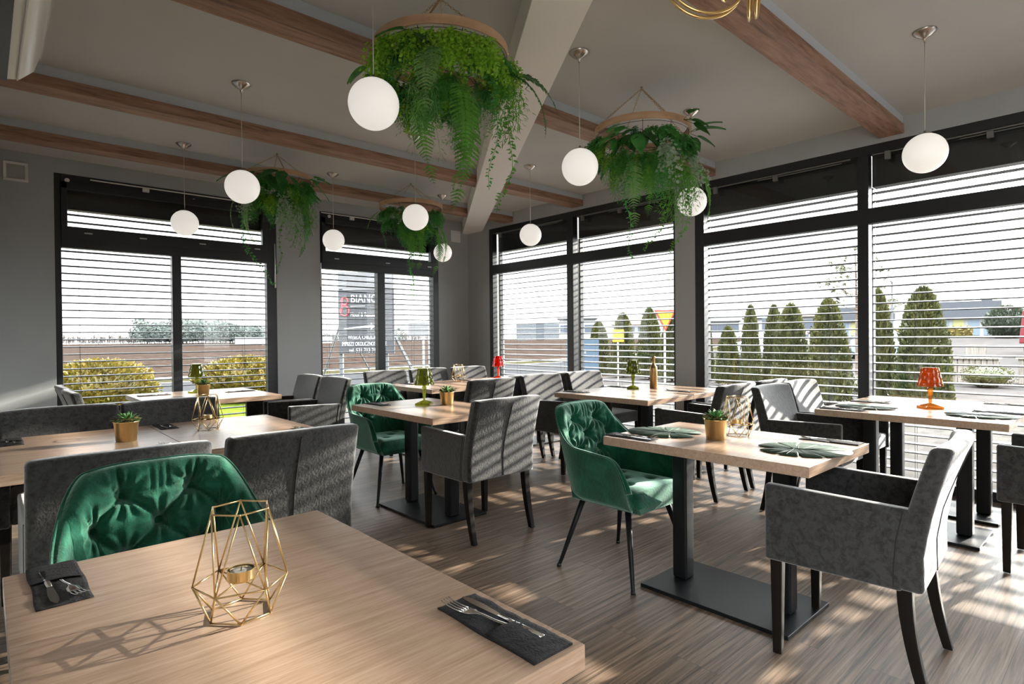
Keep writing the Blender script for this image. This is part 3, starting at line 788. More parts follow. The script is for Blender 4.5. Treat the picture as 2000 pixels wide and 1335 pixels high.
# ------------------------------------------------------------------ faceted acrylic lamps
def make_lamp(m):
    r = empty('table_lamp', label='', cat='lamp')
    b_ = MB(); h = 0.052
    b_.mesh([(-h, -h, 0.0), (h, -h, 0), (h, h, 0), (-h, h, 0), (-h, -h, 0.012), (h, -h, 0.012), (h, h, 0.012), (-h, h, 0.012), (-.01, -.01, 0.032), (.01, -.01, 0.032), (.01, .01, 0.032), (-.01, .01, 0.032)],
            [(3, 2, 1, 0), (0, 1, 5, 4), (1, 2, 6, 5), (2, 3, 7, 6), (3, 0, 4, 7), (4, 5, 9, 8), (5, 6, 10, 9), (6, 7, 11, 10), (7, 4, 8, 11), (8, 9, 10, 11)])
    b_.build('base', m, r)
    MB().lathe([(0.008, 0.030), (0.0095, 0.05), (0.015, 0.105), (0.017, 0.125), (0.011, 0.132), (0.012, 0.142), (0.006, 0.150), (0.0, 0.150)], 8).build('stem', m, r)
    # pleated faceted shade
    n = 24; sh = MB()
    lev = [(0.070, 0.140), (0.0655, 0.160), (0.061, 0.182), (0.0565, 0.204), (0.052, 0.226), (0.047, 0.250), (0.044, 0.258)]
    vs_ = []
    for q, (R_, z) in enumerate(lev):
        for k in range(n):
            a = 2*pi*(k+0.5*(q % 2))/n; rr = R_*(1+0.035*(1 if (k+q) % 2 else -1)); vs_.append((rr*cos(a), rr*sin(a), z))
    fs_ = []
    for q in range(len(lev)-1):
        for k in range(n):
            l = (k+1) % n; a_, b2, c_, d_ = q*n+k, q*n+l, (q+1)*n+l, (q+1)*n+k
            if q % 2 == 0: fs_ += [(a_, b2, d_), (b2, c_, d_)]
            else: fs_ += [(a_, b2, c_), (a_, c_, d_)]
    fs_.append(tuple((len(lev)-1)*n+k for k in range(n)))
    sh.mesh(vs_, fs_)
    o_ = sh.build('lamp_shade', m, r)
    so = o_.modifiers.new('thick', 'SOLIDIFY'); so.thickness = 0.0035; so.offset = -1
    return r
for i, (x, y, rz, m, lab) in enumerate([(1.50, 6.10, 20, M_acr_green, 'green acrylic table lamp on the left window table'),
        (2.44, 3.66, 40, M_acr_green, 'green acrylic table lamp between the far green chair and the gold pot'),
        (4.54, 3.29, 35, M_acr_green, 'green acrylic table lamp beside the gold bottle'),
        (4.66, 0.985, 42, M_acr_orange, 'amber acrylic table lamp on the far right tables'),
        (4.60, 5.30, 30, M_acr_red, 'red acrylic table lamp on the back corner tables')]):
    a = make_lamp(m); a.scale = (1.05, 1.05, 1.06); a.location = (x, y, TZ); a.rotation_euler = (0, 0, radians(rz)); retag(a, lab, 'faceted acrylic table lamps')

# gold bottle with a green sprig
r = empty('bottle_vase', (4.745, 3.20, TZ), label='matt gold bottle holding a green sprig, on the tables by the window column', cat='bottle')
MB().lathe([(0, 0), (0.034, 0), (0.0365, 0.003), (0.0365, 0.185), (0.033, 0.202), (0.018, 0.222), (0.0135, 0.235), (0.0135, 0.292), (0.0155, 0.293), (0.0155, 0.305), (0.0125, 0.305), (0.0125, 0.25), (0, 0.25)], 36).build('bottle', M_gold_matt, r, smooth=True)
R = random.Random(11); tw = MB(); lf = MB()
for br in range(4):
    pts = []; L_ = 0.20+0.05*br; dirx = Vector((-0.7-0.1*br, 0.45+0.15*br, 0)).normalized()
    for k in range(9):
        t = k/8; pts.append(Vector((0, 0, 0.29))+dirx*(L_*t*1.0)+Vector((0, 0, (0.13-0.02*br)*t-(0.05)*t*t))*1.0)
    tw.tube(pts, 0.0012, 4)
    for k in range(1, 9):
        for s_ in range(5):
            p = pts[k-1].lerp(pts[k], s_/5); d_ = Vector((R.uniform(-1, 1), R.uniform(-1, 1), R.uniform(-.6, 1))).normalized(); L2 = 0.014+0.010*R.random()
            e_ = d_.orthogonal().normalized()*0.0032
            lf.mesh([p, p+d_*L2*.5+e_, p+d_*L2, p+d_*L2*.5-e_], [(0, 1, 2, 3)])
tw.build('twig', M_thuja, r); lf.build('sprig_leaves', M_fern_dark, r)

# ------------------------------------------------------------------ napkins, forks, knives
def make_napkin():
    r = empty('folded_napkin', label='', cat='napkin')
    W, L_ = 0.044, 0.127
    def low(u, v, w_):
        x = -W+2*W*u; y = -L_+2*L_*v
        return (x+0.0015*sin(9*v), y, 0.0002+(0.0026+0.0012*sin(23*v+5*u)*sin(11*u))*w_)
    slab(MB(), 12, 30, 1, low).build('paper_layers', M_napkin, r, smooth=True)
    def poc(u, v, w_):
        x = -W+0.001+(2*W-0.002)*u; y = -L_-0.001+0.120*v-0.010*u*v
        bulge = 0.0048*sin(pi*u)*(0.3+0.7*v)
        return (x, y, 0.0030+bulge+0.0006*sin(31*v+9*u)+0.0014*w_)
    slab(MB(), 14, 16, 1, poc).build('pocket_fold', M_napkin, r, smooth=True)
    return r
def make_fork():
    r = empty('fork', label='', cat='cutlery')
    h = MB()
    st_ = [(-0.105, .006, .0062), (-0.06, .0055, .0060), (-0.01, .0035, .0064), (0.018, .0028, .0095), (0.030, .0045, .0092), (0.040, .0105, .0070), (0.052, .0118, .0058), (0.060, .0118, .0058)]
    vs_ = []
    for y, hw_, z in st_:
        for sx, dz in ((-1, 0), (-.5, .0009), (.5, .0009), (1, 0), (.5, -.0009), (-.5, -.0009)): vs_.append((sx*hw_, y, z+dz+(0.0016*abs(sx) if y > 0.035 else 0)))
    fs_ = [(i*6+j, i*6+(j+1) % 6, i*6+6+(j+1) % 6, i*6+6+j) for i in range(len(st_)-1) for j in range(6)]
    fs_ += [(5, 4, 3, 2, 1, 0), tuple((len(st_)-1)*6+j for j in range(6))]
    h.mesh(vs_, fs_); h.build('handle', M_chrome, r, smooth=True)
    for k in range(4):
        x = -0.0099+0.0066*k
        MB().tube([(x, 0.059, .0072), (x*1.02, 0.075, .0080), (x*1.0, 0.093, .0110), (x*.98, 0.106, .0155)], [.0019, .0017, .0014, .0008], 6).build('tine', M_chrome, r, smooth=True)
    return r
def make_knife():
    r = empty('table_knife', label='', cat='cutlery')
    vs_ = []
    st_ = [(-0.105, .0068), (-0.04, .0060), (0.0, .0050)]
    for y, hw_ in st_:
        for sx, dz in ((-1, 0), (-.6, .0018), (.6, .0018), (1, 0), (.6, -.0018), (-.6, -.0018)): vs_.append((sx*hw_, y, .0062+dz))
    fs_ = [(i*6+j, i*6+(j+1) % 6, i*6+6+(j+1) % 6, i*6+6+j) for i in range(2) for j in range(6)]+[(5, 4, 3, 2, 1, 0), (12, 13, 14, 15, 16, 17)]
    MB().mesh(vs_, fs_).build('handle', M_chrome, r, smooth=True)
    out_ = [(-.0045, 0), (-.0055, .03), (-.006, .07), (-.0045, .092), (0, .103), (.004, .100), (.0088, .085), (.0092, .05), (.0065, .02), (.0045, 0)]
    m_ = len(out_); vs_ = [(x, y, .0058) for x, y in out_]+[(x, y, .0068) for x, y in out_]
    fs_ = [tuple(range(m_-1, -1, -1)), tuple(range(m_, 2*m_))]+[(k, (k+1) % m_, m_+(k+1) % m_, m_+k) for k in range(m_)]
    MB().mesh(vs_, fs_).build('blade', M_chrome, r)
    return r
nap, frk, knf = make_napkin(), make_fork(), make_knife()
SET = [(0.109, 1.513, 181, 'at the far left of the nearest table'), (0.657, 0.757, 0, 'at the near right corner of the nearest table'),
       (2.365, 1.725, 180, 'before the green chair of the leaf placemat table'), (2.925, 1.005, 1, 'before the large grey armchair at right'),
       (4.215, 1.375, 180, 'at the near left corner of the amber lamp tables'), (4.80, 1.375, 180, 'beyond the left placemat by the amber lamp'),
       (5.25, 0.665, 2, 'by the window at far right'), (4.68, 0.635, 0, 'behind the right placemat by the amber lamp'),
       (0.775, 3.835, 180, 'at the seam of the left tables'), (0.625, 3.06, -12, 'on the left tables beside the gold pot'),
       (0.100, 3.80, 180, 'at the left picture edge on the left tables'), (1.31, 3.10, 2, 'at the right end of the left tables'),
       (1.145, 6.08, -90, 'at the left end of the left window table'), (1.83, 5.90, 90, 'at the right side of the left window table'),
       (2.205, 3.94, 180, 'before the far green chair'),
       (3.95, 3.48, 180, 'at the left corner of the gold bottle tables'), (4.62, 3.50, 180, 'behind the green lamp on the gold bottle tables'),
       (4.62, 2.84, 0, 'in front of the gold bottle'),
       (3.42, 5.43, 180, 'at the left end of the back corner tables'), (3.98, 4.90, 0, 'in front of the lantern on the back corner tables'),
       (4.17, 5.44, 180, 'between lantern and red lamp on the back corner tables')]
for i, (x, y, rz, where) in enumerate(SET):
    a = radians(rz)
    def put(proto, dx, dy, dr, dz, lab, grp):
        c = proto if i == 0 else copy_tree(proto)
        c.location = (x+dx*cos(a)-dy*sin(a), y+dx*sin(a)+dy*cos(a), TZ+dz); c.rotation_euler = (0, 0, a+radians(dr)); retag(c, lab, grp)
    put(nap, 0, 0, 0, 0.0003, 'black folded paper napkin '+where, 'black napkins with cutlery')
    put(frk, -0.010 if i != 1 else -0.004, 0.022, 9 if i != 1 else 13, 0.0, 'steel fork in the napkin '+where, 'forks in the napkins')
    put(knf, 0.016, 0.022, 2, 0.0, 'steel knife in the napkin '+where, 'knives in the napkins')

# ------------------------------------------------------------------ monstera placemats
def make_mat():
    r = MB(); n = 220; pts = []
    notch = [(28, 2.4, .22), (52, 2.4, .30), (80, 2.4, .34), (112, 2.4, .28), (-33, 2.4, .22), (-60, 2.4, .30), (-90, 2.4, .34), (-120, 2.4, .26)]
    for k in range(n*2):
        a = -180+360*(k+.5)/(n*2); A = radians(a)
        # heart-like outline, tip at angle 0 (+x)
        rr = 0.175*(1-0.10*(abs(a)/180))+0.02*cos(A)
        if abs(a) > 158: rr *= 1-0.6*((abs(a)-158)/22)**1.4
        for c_, w_, d_ in notch:
            q = abs(a-c_)/w_
            if q < 1: rr *= 1-d_*(1-q)**0.7
        pts.append((rr*cos(A)*1.12, rr*sin(A)*0.98))
    m_ = len(pts)
    vs_ = [(x, y, 0.0025+0.0005*sin(40*atan2(y, x))) for x, y in pts]+[(0.45*x, 0.45*y, 0.0035) for x, y in pts]+[(-0.02, 0, 0.003)]
    fs_ = [(k, (k+1) % m_, m_+(k+1) % m_, m_+k) for k in range(m_)]+[(m_+k, m_+(k+1) % m_, 2*m_) for k in range(m_)]
    r.mesh(vs_, fs_)
    o_ = r.build('leaf_placemat', M_monstera, smooth=True)
    so = o_.modifiers.new('thick', 'SOLIDIFY'); so.thickness = 0.0018; so.offset = 1
    v = MB()
    v.tube([(-0.03, 0, 0.0058), (0.08, 0, 0.0062), (0.19, 0, 0.0055)], [.0016, .0013, .0006], 5)
    for a_ in (48, 78, 110, 140, 20):
        for s_ in (-1, 1):
            A = radians(a_*s_); v.tube([(-0.02+0.02*(140-a_)/40, 0, 0.0055), (0.14*cos(A), 0.14*sin(A), 0.0058)], [.0011, .0004], 4)
    v.build('leaf_veins', M_monstera, o_)
    return o_
pm = make_mat(); tag(pm, cat='placemat')
for i, (x, y, rz, lab) in enumerate([(2.60, 1.66, 100, 'monstera leaf placemat before the green chair'), (2.60, 1.035, -62, 'monstera leaf placemat nearest the large grey armchair'),
        (4.45, 1.27, 95, 'monstera leaf placemat left of the amber lamp'), (4.43, 0.715, -75, 'monstera leaf placemat right of the amber lamp')]):
    a = pm if i == 0 else copy_tree(pm); a.location = (x, y, TZ+0.0002); a.rotation_euler = (0, 0, radians(rz)); retag(a, lab, 'leaf placemats')

# ------------------------------------------------------------------ foliage pieces (each hangs from its own origin, grows towards +X then droops)
def curve_pts(L_, out_, droop, n=14, sag=1.0):
    pts = []; p = Vector((0, 0, 0)); el = radians(out_)
    for k in range(n+1):
        pts.append(p.copy()); t = k/n
        e = el+(radians(droop)-el)*(t**sag)
        p = p+Vector((cos(e), 0, sin(e)))*L_/n
    return pts
def leaf_blade(mb, p, d, s_, L_, W, fold=0.0, curl=0.0):
    n_ = d.cross(s_).normalized()
    a = p+d*L_*.3+s_*W*.5+n_*fold*W; b = p+d*L_*.3-s_*W*.5+n_*fold*W
    a2 = p+d*L_*.68+s_*W*.38+n_*(fold*W-curl*L_*.4); b2 = p+d*L_*.68-s_*W*.38+n_*(fold*W-curl*L_*.4)
    m1 = p+d*L_*.5-n_*curl*L_*.15
    tip = p+d*L_-n_*curl*L_
    mb.mesh([p, a, a2, tip, b2, b, m1], [(0, 1, 6), (1, 2, 6), (2, 3, 6), (3, 4, 6), (4, 5, 6), (5, 0, 6)])
def fern(name, seed, L_=0.55, W=0.10, m=None, n=27, out_=20, droop=-84, sag=.55, lobes=True):
    R = random.Random(seed); mb = MB(); pts = curve_pts(L_, out_, droop, 20, sag)
    mb.tube(pts, [0.0022*(1-.8*k/20) for k in range(21)], 4)
    for k in range(n):
        t = 0.08+0.90*k/n; i = min(19, int(t*20)); f = t*20-i; p = pts[i].lerp(pts[i+1], f); d = (pts[i+1]-pts[i]).normalized()
        w_ = W*(sin(pi*min(1, t*1.15+.12))**.8 if t < .78 else (1-t)/.22*.55+.05)
        w_ = max(.012, w_)
        for s_ in (-1, 1):
            side = Vector((0, s_, 0)); dd = (side*.86+d*.42+Vector((R.uniform(-.1, .1), 0, R.uniform(-.16, .04)))).normalized()
            up = d.cross(side).normalized()
            if lobes:
                # pinna as a serrated blade
                sd = (d-dd*d.dot(dd)).normalized(); q = 5; vs_ = [p]; 
                for z_ in range(q):
                    u = (z_+.35)/q; ww = .12*(1-u)+.04
                    vs_.append(p+dd*w_*u+sd*w_*ww*.45); vs_.append(p+dd*w_*(u+.10)+sd*w_*ww*1.05)
                tip = len(vs_); vs_.append(p+dd*w_*1.02-Vector((0, 0, .12*w_)))
                for z_ in reversed(range(q)):
                    u = (z_+.35)/q; ww = .12*(1-u)+.04
                    vs_.append(p+dd*w_*(u+.10)-sd*w_*ww*1.05); vs_.append(p+dd*w_*u-sd*w_*ww*.45)
                c_ = len(vs_); vs_.append(p+dd*w_*.5+up*.003)
                mb.mesh(vs_, [(j, (j+1) % c_, c_) for j in range(c_)])
            else:
                leaf_blade(mb, p, dd, (d-dd*d.dot(dd)).normalized(), w_, w_*.22+.004)
    return mb, m
def vine(name, seed, L_=0.6, m=None, leaf=0.022, n=46, out_=10, droop=-90, sag=.35, wid=.55, spread=.5):
    R = random.Random(seed); mb = MB(); pts = curve_pts(L_, out_, droop, 20, sag)
    for p in pts[3:]: p.y += 0.012*sin(p.z*24+seed); p.x += 0.01*sin(p.z*17+seed*2)
    mb.tube(pts, 0.0013, 4)
    for k in range(n):
        t = k/n; i = min(19, int(t*20)); p = pts[i].lerp(pts[i+1], t*20-i); d = (pts[i+1]-pts[i]).normalized()
        for q in range(2):
            a = R.uniform(0, 2*pi); sdir = Vector((cos(a), sin(a), R.uniform(-spread, .5))); dd = (sdir+d*.4).normalized()
            L2 = leaf*R.uniform(.7, 1.3)*(1-.4*t); leaf_blade(mb, p+sdir*0.003, dd, dd.orthogonal().normalized(), L2, L2*wid, .05, .15)
    return mb, m
def bundle(name, seed, m, stems=9, L_=.30, leaf=.016, dens=26, wid=.8, out_=(-30, 25), droop=-80, fan=1.1):
    """clump of thin stems set with small leaflets"""
    R = random.Random(seed); mb = MB()
    for s_ in range(stems):
        pts = curve_pts(L_*R.uniform(.6, 1.1), R.uniform(*out_), droop+R.uniform(-5, 25), 10, .8); a = R.uniform(-fan, fan)
        rot = Matrix.Rotation(a, 3, 'Z'); pts = [rot @ p for p in pts]
        mb.tube(pts, .0009, 3, cap=False)
        for k in range(dens):
            t = .12+.88*k/dens; i = min(9, int(t*10)); p = pts[i].lerp(pts[i+1], t*10-i)
            for q in range(2):
                sd = Vector((R.uniform(-1, 1), R.uniform(-1, 1), R.uniform(-.9, .6))).normalized(); p2 = p+sd*leaf*R.uniform(.4, 1.3)
                L2 = leaf*R.uniform(.7, 1.2); dd = (sd+Vector((0, 0, -.4))).normalized(); leaf_blade(mb, p2, dd, dd.orthogonal().normalized(), L2, L2*wid, .05, .1)
    return mb, m
def broad(name, seed, m, n=4, L_=.15, W=.075):
    R = random.Random(seed); mb = MB()
    for k in range(n):
        a = R.uniform(-.9, .9); e = radians(R.uniform(-55, 25)); d = Vector((cos(a)*cos(e), sin(a)*cos(e), sin(e))); s_ = Vector((-sin(a), cos(a), 0)); up = d.cross(s_)
        st0 = Vector((0, 0, 0)); p = st0+d*R.uniform(.05, .10); mb.tube([st0, p], .0016, 4)
        LL = L_*R.uniform(.7, 1.15); WW = W*R.uniform(.8, 1.1); N_ = 8; vs_ = []
        for i in range(N_+1):
            t = i/N_; ww = WW*.5*(sin(pi*min(1, t**.72)))**.8+.0004; c_ = p+d*LL*t+Vector((0, 0, -.28*LL*t*t))
            for x, z_ in ((-1, .10), (-.5, .03), (0, -.02), (.5, .03), (1, .10)): vs_.append(c_+s_*ww*x+Vector((0, 0, z_*WW)))
        mb.mesh(vs_, [(i*5+j, i*5+j+1, i*5+6+j, i*5+5+j) for i in range(N_) for j in range(4)])
    return mb, m
KIT = {}
def reg(key, name, res, smooth=False):
    mb, m = res; o = mb.build(name, m, smooth=smooth); C.objects.unlink(o); KIT[key] = o
for q in range(3):
    reg('fern%d' % q, 'fern_frond', fern('f', 20+q, L_=.50, W=.066, m=[M_fern, M_fern_pale, M_fern_dark][q]))
    reg('sword%d' % q, 'fern_frond', fern('s', 30+q, L_=.46, W=.052, m=[M_fern, M_fern_dark, M_fern_pale][q], n=38, lobes=False))
    reg('vine%d' % q, 'trailing_vine', vine('v', 40+q, L_=.62, m=[M_maiden_d, M_fern, M_fern_dark][q], leaf=.026, n=50))
    reg('maid%d' % q, 'maidenhair_clump', bundle('m', 50+q, [M_maiden, M_maiden_d, M_maiden][q], stems=13, L_=.21, leaf=.015, dens=20))
    reg('asp%d' % q, 'asparagus_fern', bundle('a', 60+q, [M_fern, M_maiden_d, M_fern_pale][q], stems=7, L_=.40, leaf=.03, dens=42, wid=.13, fan=.4, droop=-88))
    reg('broad%d' % q, 'broad_leaf_sprig', broad('b', 70+q, [M_broad, M_fern_dark, M_maiden_d][q]), True)
reg('silver', 'silver_leaf_sprig', bundle('w', 80, M_silver, stems=5, L_=.30, leaf=.021, dens=22, wid=.75, fan=.35, droop=-85, out_=(-40, 0)))

def use(key, parent, ang, rad, z, sc_=1.0, tilt=0.0, twist=0.0):
    c = KIT[key].copy(); C.objects.link(c); c.parent = parent
    c.location = (rad*cos(ang), rad*sin(ang), z)
    c.rotation_euler = Euler((twist, tilt, ang), 'XYZ'); c.scale = (sc_,)*3
    return c
def hoop_planter(x, y, zr, R_, seed, label, plan, dens=1.0):
    r = empty('hanging_fern_hoop', (x, y, ZC), label=label, cat='hanging planter', group='wooden hoops of hanging ferns')
    z = zr-ZC; n = 72
    mb = MB(); vs_ = []
    for k in range(n):
        a = 2*pi*k/n
        for rr, zz in ((R_, 0), (R_, .045), (R_-.006, .045), (R_-.006, 0)): vs_.append((rr*cos(a), rr*sin(a), z-.02+zz))
    mb.mesh(vs_, [(k*4+j, k*4+(j+1) % 4, ((k+1) % n)*4+(j+1) % 4, ((k+1) % n)*4+j) for k in range(n) for j in range(4)])
    wh_ = mb.build('wooden_hoop', M_ring_wood, r, smooth=False)
    # hook and chains
    MB().lathe([(0, 0), (.010, 0), (.010, -.004), (.003, -.006), (.003, -.016), (0, -.016)], 12).build('ceiling_hook', M_steel, r)
    for q in range(4):
        a = q*pi/2+.5+seed*.3; p0 = Vector((0, 0, -.012)); p1 = Vector(((R_-.004)*cos(a), (R_-.004)*sin(a), z+.022)); L_ = (p1-p0).length; nl = int(L_/.017); cm = MB()
        d = (p1-p0).normalized(); u = d.orthogonal().normalized(); v = d.cross(u)
        for k in range(nl):
            c_ = p0+d*(L_*(k+.5)/nl); w_ = u if k % 2 else v
            cm.tube([c_+d*(.0115*cos(t))+w_*(.0055*sin(t)) for t in [2*pi*i/8 for i in range(8)]], .0013, 4, closed=True)
        cm.build('chain', M_gold_matt, r)
        MB().lathe([(0, -.004), (.004, -.003), (.005, 0), (.004, .003), (0, .004)], 10, c=(R_*cos(a), R_*sin(a), z)).build('hoop_rivet', M_gold, wh_)
    # dark wire cage holding the stems
    cg = MB()
    for q in range(10):
        a = q*pi/5; cg.tube([((R_-.01)*cos(a), (R_-.01)*sin(a), z-.02), (R_*.8*cos(a), R_*.8*sin(a), z-.10), (R_*.35*cos(a), R_*.35*sin(a), z-.17), (0, 0, z-.19)], .0016, 4)
    for rr, zz in ((R_-.012, -.03), (R_*.8, -.10), (R_*.5, -.155)): cg.tube([(rr*cos(t), rr*sin(t), z+zz) for t in [2*pi*i/32 for i in range(32)]], .0016, 4, closed=True)
    cg.build('wire_cage', M_wiregreen, r)
    Rr = random.Random(seed)
    cnt = 0
    for q in range(int(42*dens)):          # collar just under the hoop
        a = 2*pi*q/int(42*dens)+Rr.uniform(-.08, .08)
        key = Rr.choice(['maid0', 'maid1', 'maid2', 'maid0', 'maid1', 'broad0', 'broad2'] if seed == 1 else (['maid1', 'maid1', 'fern2', 'broad0', 'broad2', 'maid2'] if seed != 4 else ['maid1', 'maid1', 'sword1', 'fern2']))
        use(key, r, a, R_*Rr.uniform(.70, .90), z-.045-.06*Rr.random(), Rr.uniform(.65, .95)*(.50 if key[:4] in ('fern', 'swor') else 1), Rr.uniform(.15, .65)); cnt += 1
    for q in range(int(30*dens)):          # inner hanging mass
        a = Rr.uniform(0, 2*pi); key = Rr.choice(['asp0', 'asp1', 'maid1', 'maid1', 'maid2', 'sword1', 'fern2'])
        use(key, r, a, R_*Rr.uniform(.05, .65), z-.13-.07*Rr.random(), Rr.uniform(.6, .9)*(.6 if key[:4] in ('fern', 'swor') else 1), .35+Rr.uniform(0, .6), Rr.uniform(-.4, .4))
    for (key, deg, rf, dz, s_, tl) in plan:
        use(key, r, radians(deg), R_*rf, z+dz, s_, tl)
    return r
# angles: direction from the hoop centre; the camera lies at about 233 degrees
plan1 = [('maid2', 262, .9, -.05, 1.1, .4), ('fern1', 226, .85, -.12, .95, .4), ('fern0', 212, .55, -.24, 1.05, 1.0), ('asp2', 222, .7, -.2, .95, .6), ('fern1', 230, .9, -.10, .7, .3), ('fern0', 250, .8, -.25, 1.15, .7), ('fern0', 262, .6, -.3, 1.2, 1.0),
         ('vine1', 285, .85, -.20, 1.15, .4), ('vine0', 275, .8, -.15, 1.05, .4), ('asp0', 290, .9, -.18, 1.0, .5), ('fern2', 300, .95, -.15, .9, .2), ('sword1', 315, 1., -.12, .8, -.1), ('broad2', 295, .8, -.08, .9, .5),
         ('broad0', 215, .9, -.03, 1.0, .3), ('maid0', 205, .94, -.05, 1.1, .35), ('maid0', 225, .94, -.05, 1.1, .35), ('maid2', 240, .94, -.05, 1.1, .35), ('maid0', 255, .94, -.05, 1.1, .35), ('maid2', 270, .94, -.05, 1.1, .35), ('maid0', 320, .94, -.05, 1.1, .35), ('maid2', 190, .94, -.05, 1.1, .35), ('vine1', 255, .7, -.2, .95, .6)]
plan2 = [('silver', 240, .9, -.14, 1.2, .3), ('silver', 300, .9, -.16, 1.15, .4), ('asp1', 240, .75, -.22, 1.05, .6), ('vine0', 200, .8, -.22, 1.25, .5), ('fern1', 205, .75, -.25, 1.05, .8), ('sword0', 315, .9, -.2, 1.2, .5), ('asp0', 262, .8, -.25, 1.15, .7), ('asp0', 275, .8, -.28, 1.2, .7),
         ('vine1', 285, .8, -.25, 1.1, .6), ('broad2', 205, .95, -.08, 1.2, .3), ('fern1', 188, .95, -.03, .55, .2), ('broad1', 320, 1., .0, 1.1, -.3), ('broad0', 270, 1., -.0, 1.0, -.1), ('vine1', 262, .6, -.3, 1.0, .8), ('fern0', 225, .7, -.28, .8, .9)]
plan3 = [('silver', 200, .9, -.16, 1.1, .4), ('silver', 260, .9, -.2, 1.35, .5), ('sword2', 170, .9, -.15, 1.0, .6), ('vine0', 165, .8, -.3, 1.3, .8), ('sword2', 190, .8, -.25, 1.0, .9), ('asp0', 285, .9, -.2, 1.3, .6), ('sword1', 295, .8, -.25, 1.25, .8), ('broad0', 230, 1., -.0, 1.25, .5), ('broad1', 260, 1., -.0, 1.3, .4), ('broad0', 200, 1., .0, 1.2, .3), ('vine1', 255, .7, -.3, 1.1, .8), ('broad2', 310, 1.0, -.02, 1.1, .2)]
plan4 = [('vine0', 232, .5, -.35, 1.3, 1.0), ('vine1', 225, .4, -.35, 1.2, 1.1), ('fern0', 290, .8, -.25, 1.25, .8), ('sword0', 300, .8, -.2, 1.2, .6), ('fern0', 240, .6, -.3, 1.0, .9), ('sword0', 180, .9, -.1, .8, .0), ('vine0', 185, .9, -.12, .75, .5), ('fern0', 260, .6, -.3, 1.0, .9)]
hoop_planter(1.76, 2.455, 2.70, .345, 1, 'largest bright green fern hoop hanging nearest the camera', plan1, 1.2)
hoop_planter(3.45, 2.41, 2.68, .33, 2, 'fern hoop with pale silvery leaves hanging before the wide window', plan2)
hoop_planter(2.077, 5.55, 2.76, .315, 3, 'dark green fern hoop hanging left, behind the globe lamp beside the left window', plan3)
hoop_planter(3.608, 5.642, 2.73, .355, 4, 'farthest fern hoop, half hidden behind a globe lamp before the billboard window', plan4)

# ------------------------------------------------------------------ air conditioner, vents, window hardware, chandelier
r = empty('air_conditioner', (X0, 2.69, 0), label='cream wall air conditioner cut by the upper left picture corner', cat='air conditioner')
prof = [(0, 2.33), (0.10, 2.30), (0.175, 2.315), (0.22, 2.36), (0.242, 2.43), (0.242, 2.53), (0.232, 2.61), (0, 2.62)]
m_ = len(prof); vs_ = [(x, y, z) for y in (-.42, .42) for x, z in prof]
MB().mesh(vs_, [tuple(range(m_)), tuple(range(2*m_-1, m_-1, -1))]+[(k, m_+k, m_+(k+1) % m_, (k+1) % m_) for k in range(m_)]).build('casing', M_white_plastic, r, bevel=.012, bseg=3)
MB().box(.10, .135, -.385, .385, 2.292, 2.325).build('air_slot', M_black_plastic, r)
MB().box(.165, .170, -.40, .40, 2.306, 2.313).build('louvre', M_white_plastic, r)
MB().box(.2385, .2445, -.41, .41, 2.422, 2.425).build('trim_line', M_frame_track, r)
def vent(x, z, s_, label):
    r = empty('wall_vent', (x, Y1, z), label=label, cat='vent', group='white square wall vents')
    f = MB(); h = s_/2; t = .022
    f.box(-h, h, -.012, 0, h-t, h); f.box(-h, h, -.012, 0, -h, -h+t); f.box(-h, -h+t, -.012, 0, -h+t, h-t); f.box(h-t, h, -.012, 0, -h+t, h-t)
    f.build('vent_frame', M_white_plastic, r, bevel=.002)
    g = MB().box(-h+t, h-t, -.004, 0, -h+t, h-t)
    k = -h+t+.008
    while k < h-t: g.box(-h+t, h-t, -.007, -.004, k, k+.004); k += .012
    g.build('grille', MATS['white_plastic'] if x > 3 else M_frame_track, r)
vent(0.244, 2.81, .175, 'white square wall vent at the far left above the left window')
vent(5.265, 2.765, .17, 'white square wall vent beside the diagonal beam in the corner')
def rail(x0, x1, z0, z1, label):
    r = empty('window_opener_rail', ((x0+x1)/2, Y1-.02, 0), label=label, cat='window opener', group='fanlight opener rails')
    a = (x1-x0)/2
    def at(t): return z0+(z1-z0)*t
    MB().tube([(-a, 0, z0), (a, 0, z1)], .0065, 8).build('rod', M_white_plastic, r)
    MB().box(-a*.42-.03, -a*.42+.03, -.012, .02, at(.29)-.045, at(.29)-.008).build('bracket', M_white_plastic, r, bevel=.003)
    MB().box(a*.80-.03, a*.80+.03, -.012, .02, at(.90)-.045, at(.90)-.008).build('bracket', M_white_plastic, r, bevel=.003)
rail(.80, 2.42, 2.827, 2.827, 'white opener rail along the top of the left window')
rail(3.16, 4.60, 2.835, 2.835, 'white opener rail along the top of the billboard window')
for x0, z in ((.62, 2.795), (1.72, 2.765), (3.27, 2.80), (4.28, 2.76)):
    o = MB().lathe([(0, -.006), (.017, -.006), (.020, 0), (.020, .012), (0, .012)], 20).build('screw_cap', M_white_plastic)
    o.location = (x0, Y1-.004, z); o.rotation_euler = (pi/2, 0, 0)
    tag(o, {.62: 'round white cap at the upper left corner of the left window', 1.72: 'round white cap on the middle of the left window head', 3.27: 'round white cap at the left of the billboard window head', 4.28: 'round white cap at the right of the billboard window head'}[x0], 'cap', 'round white caps on the window heads')
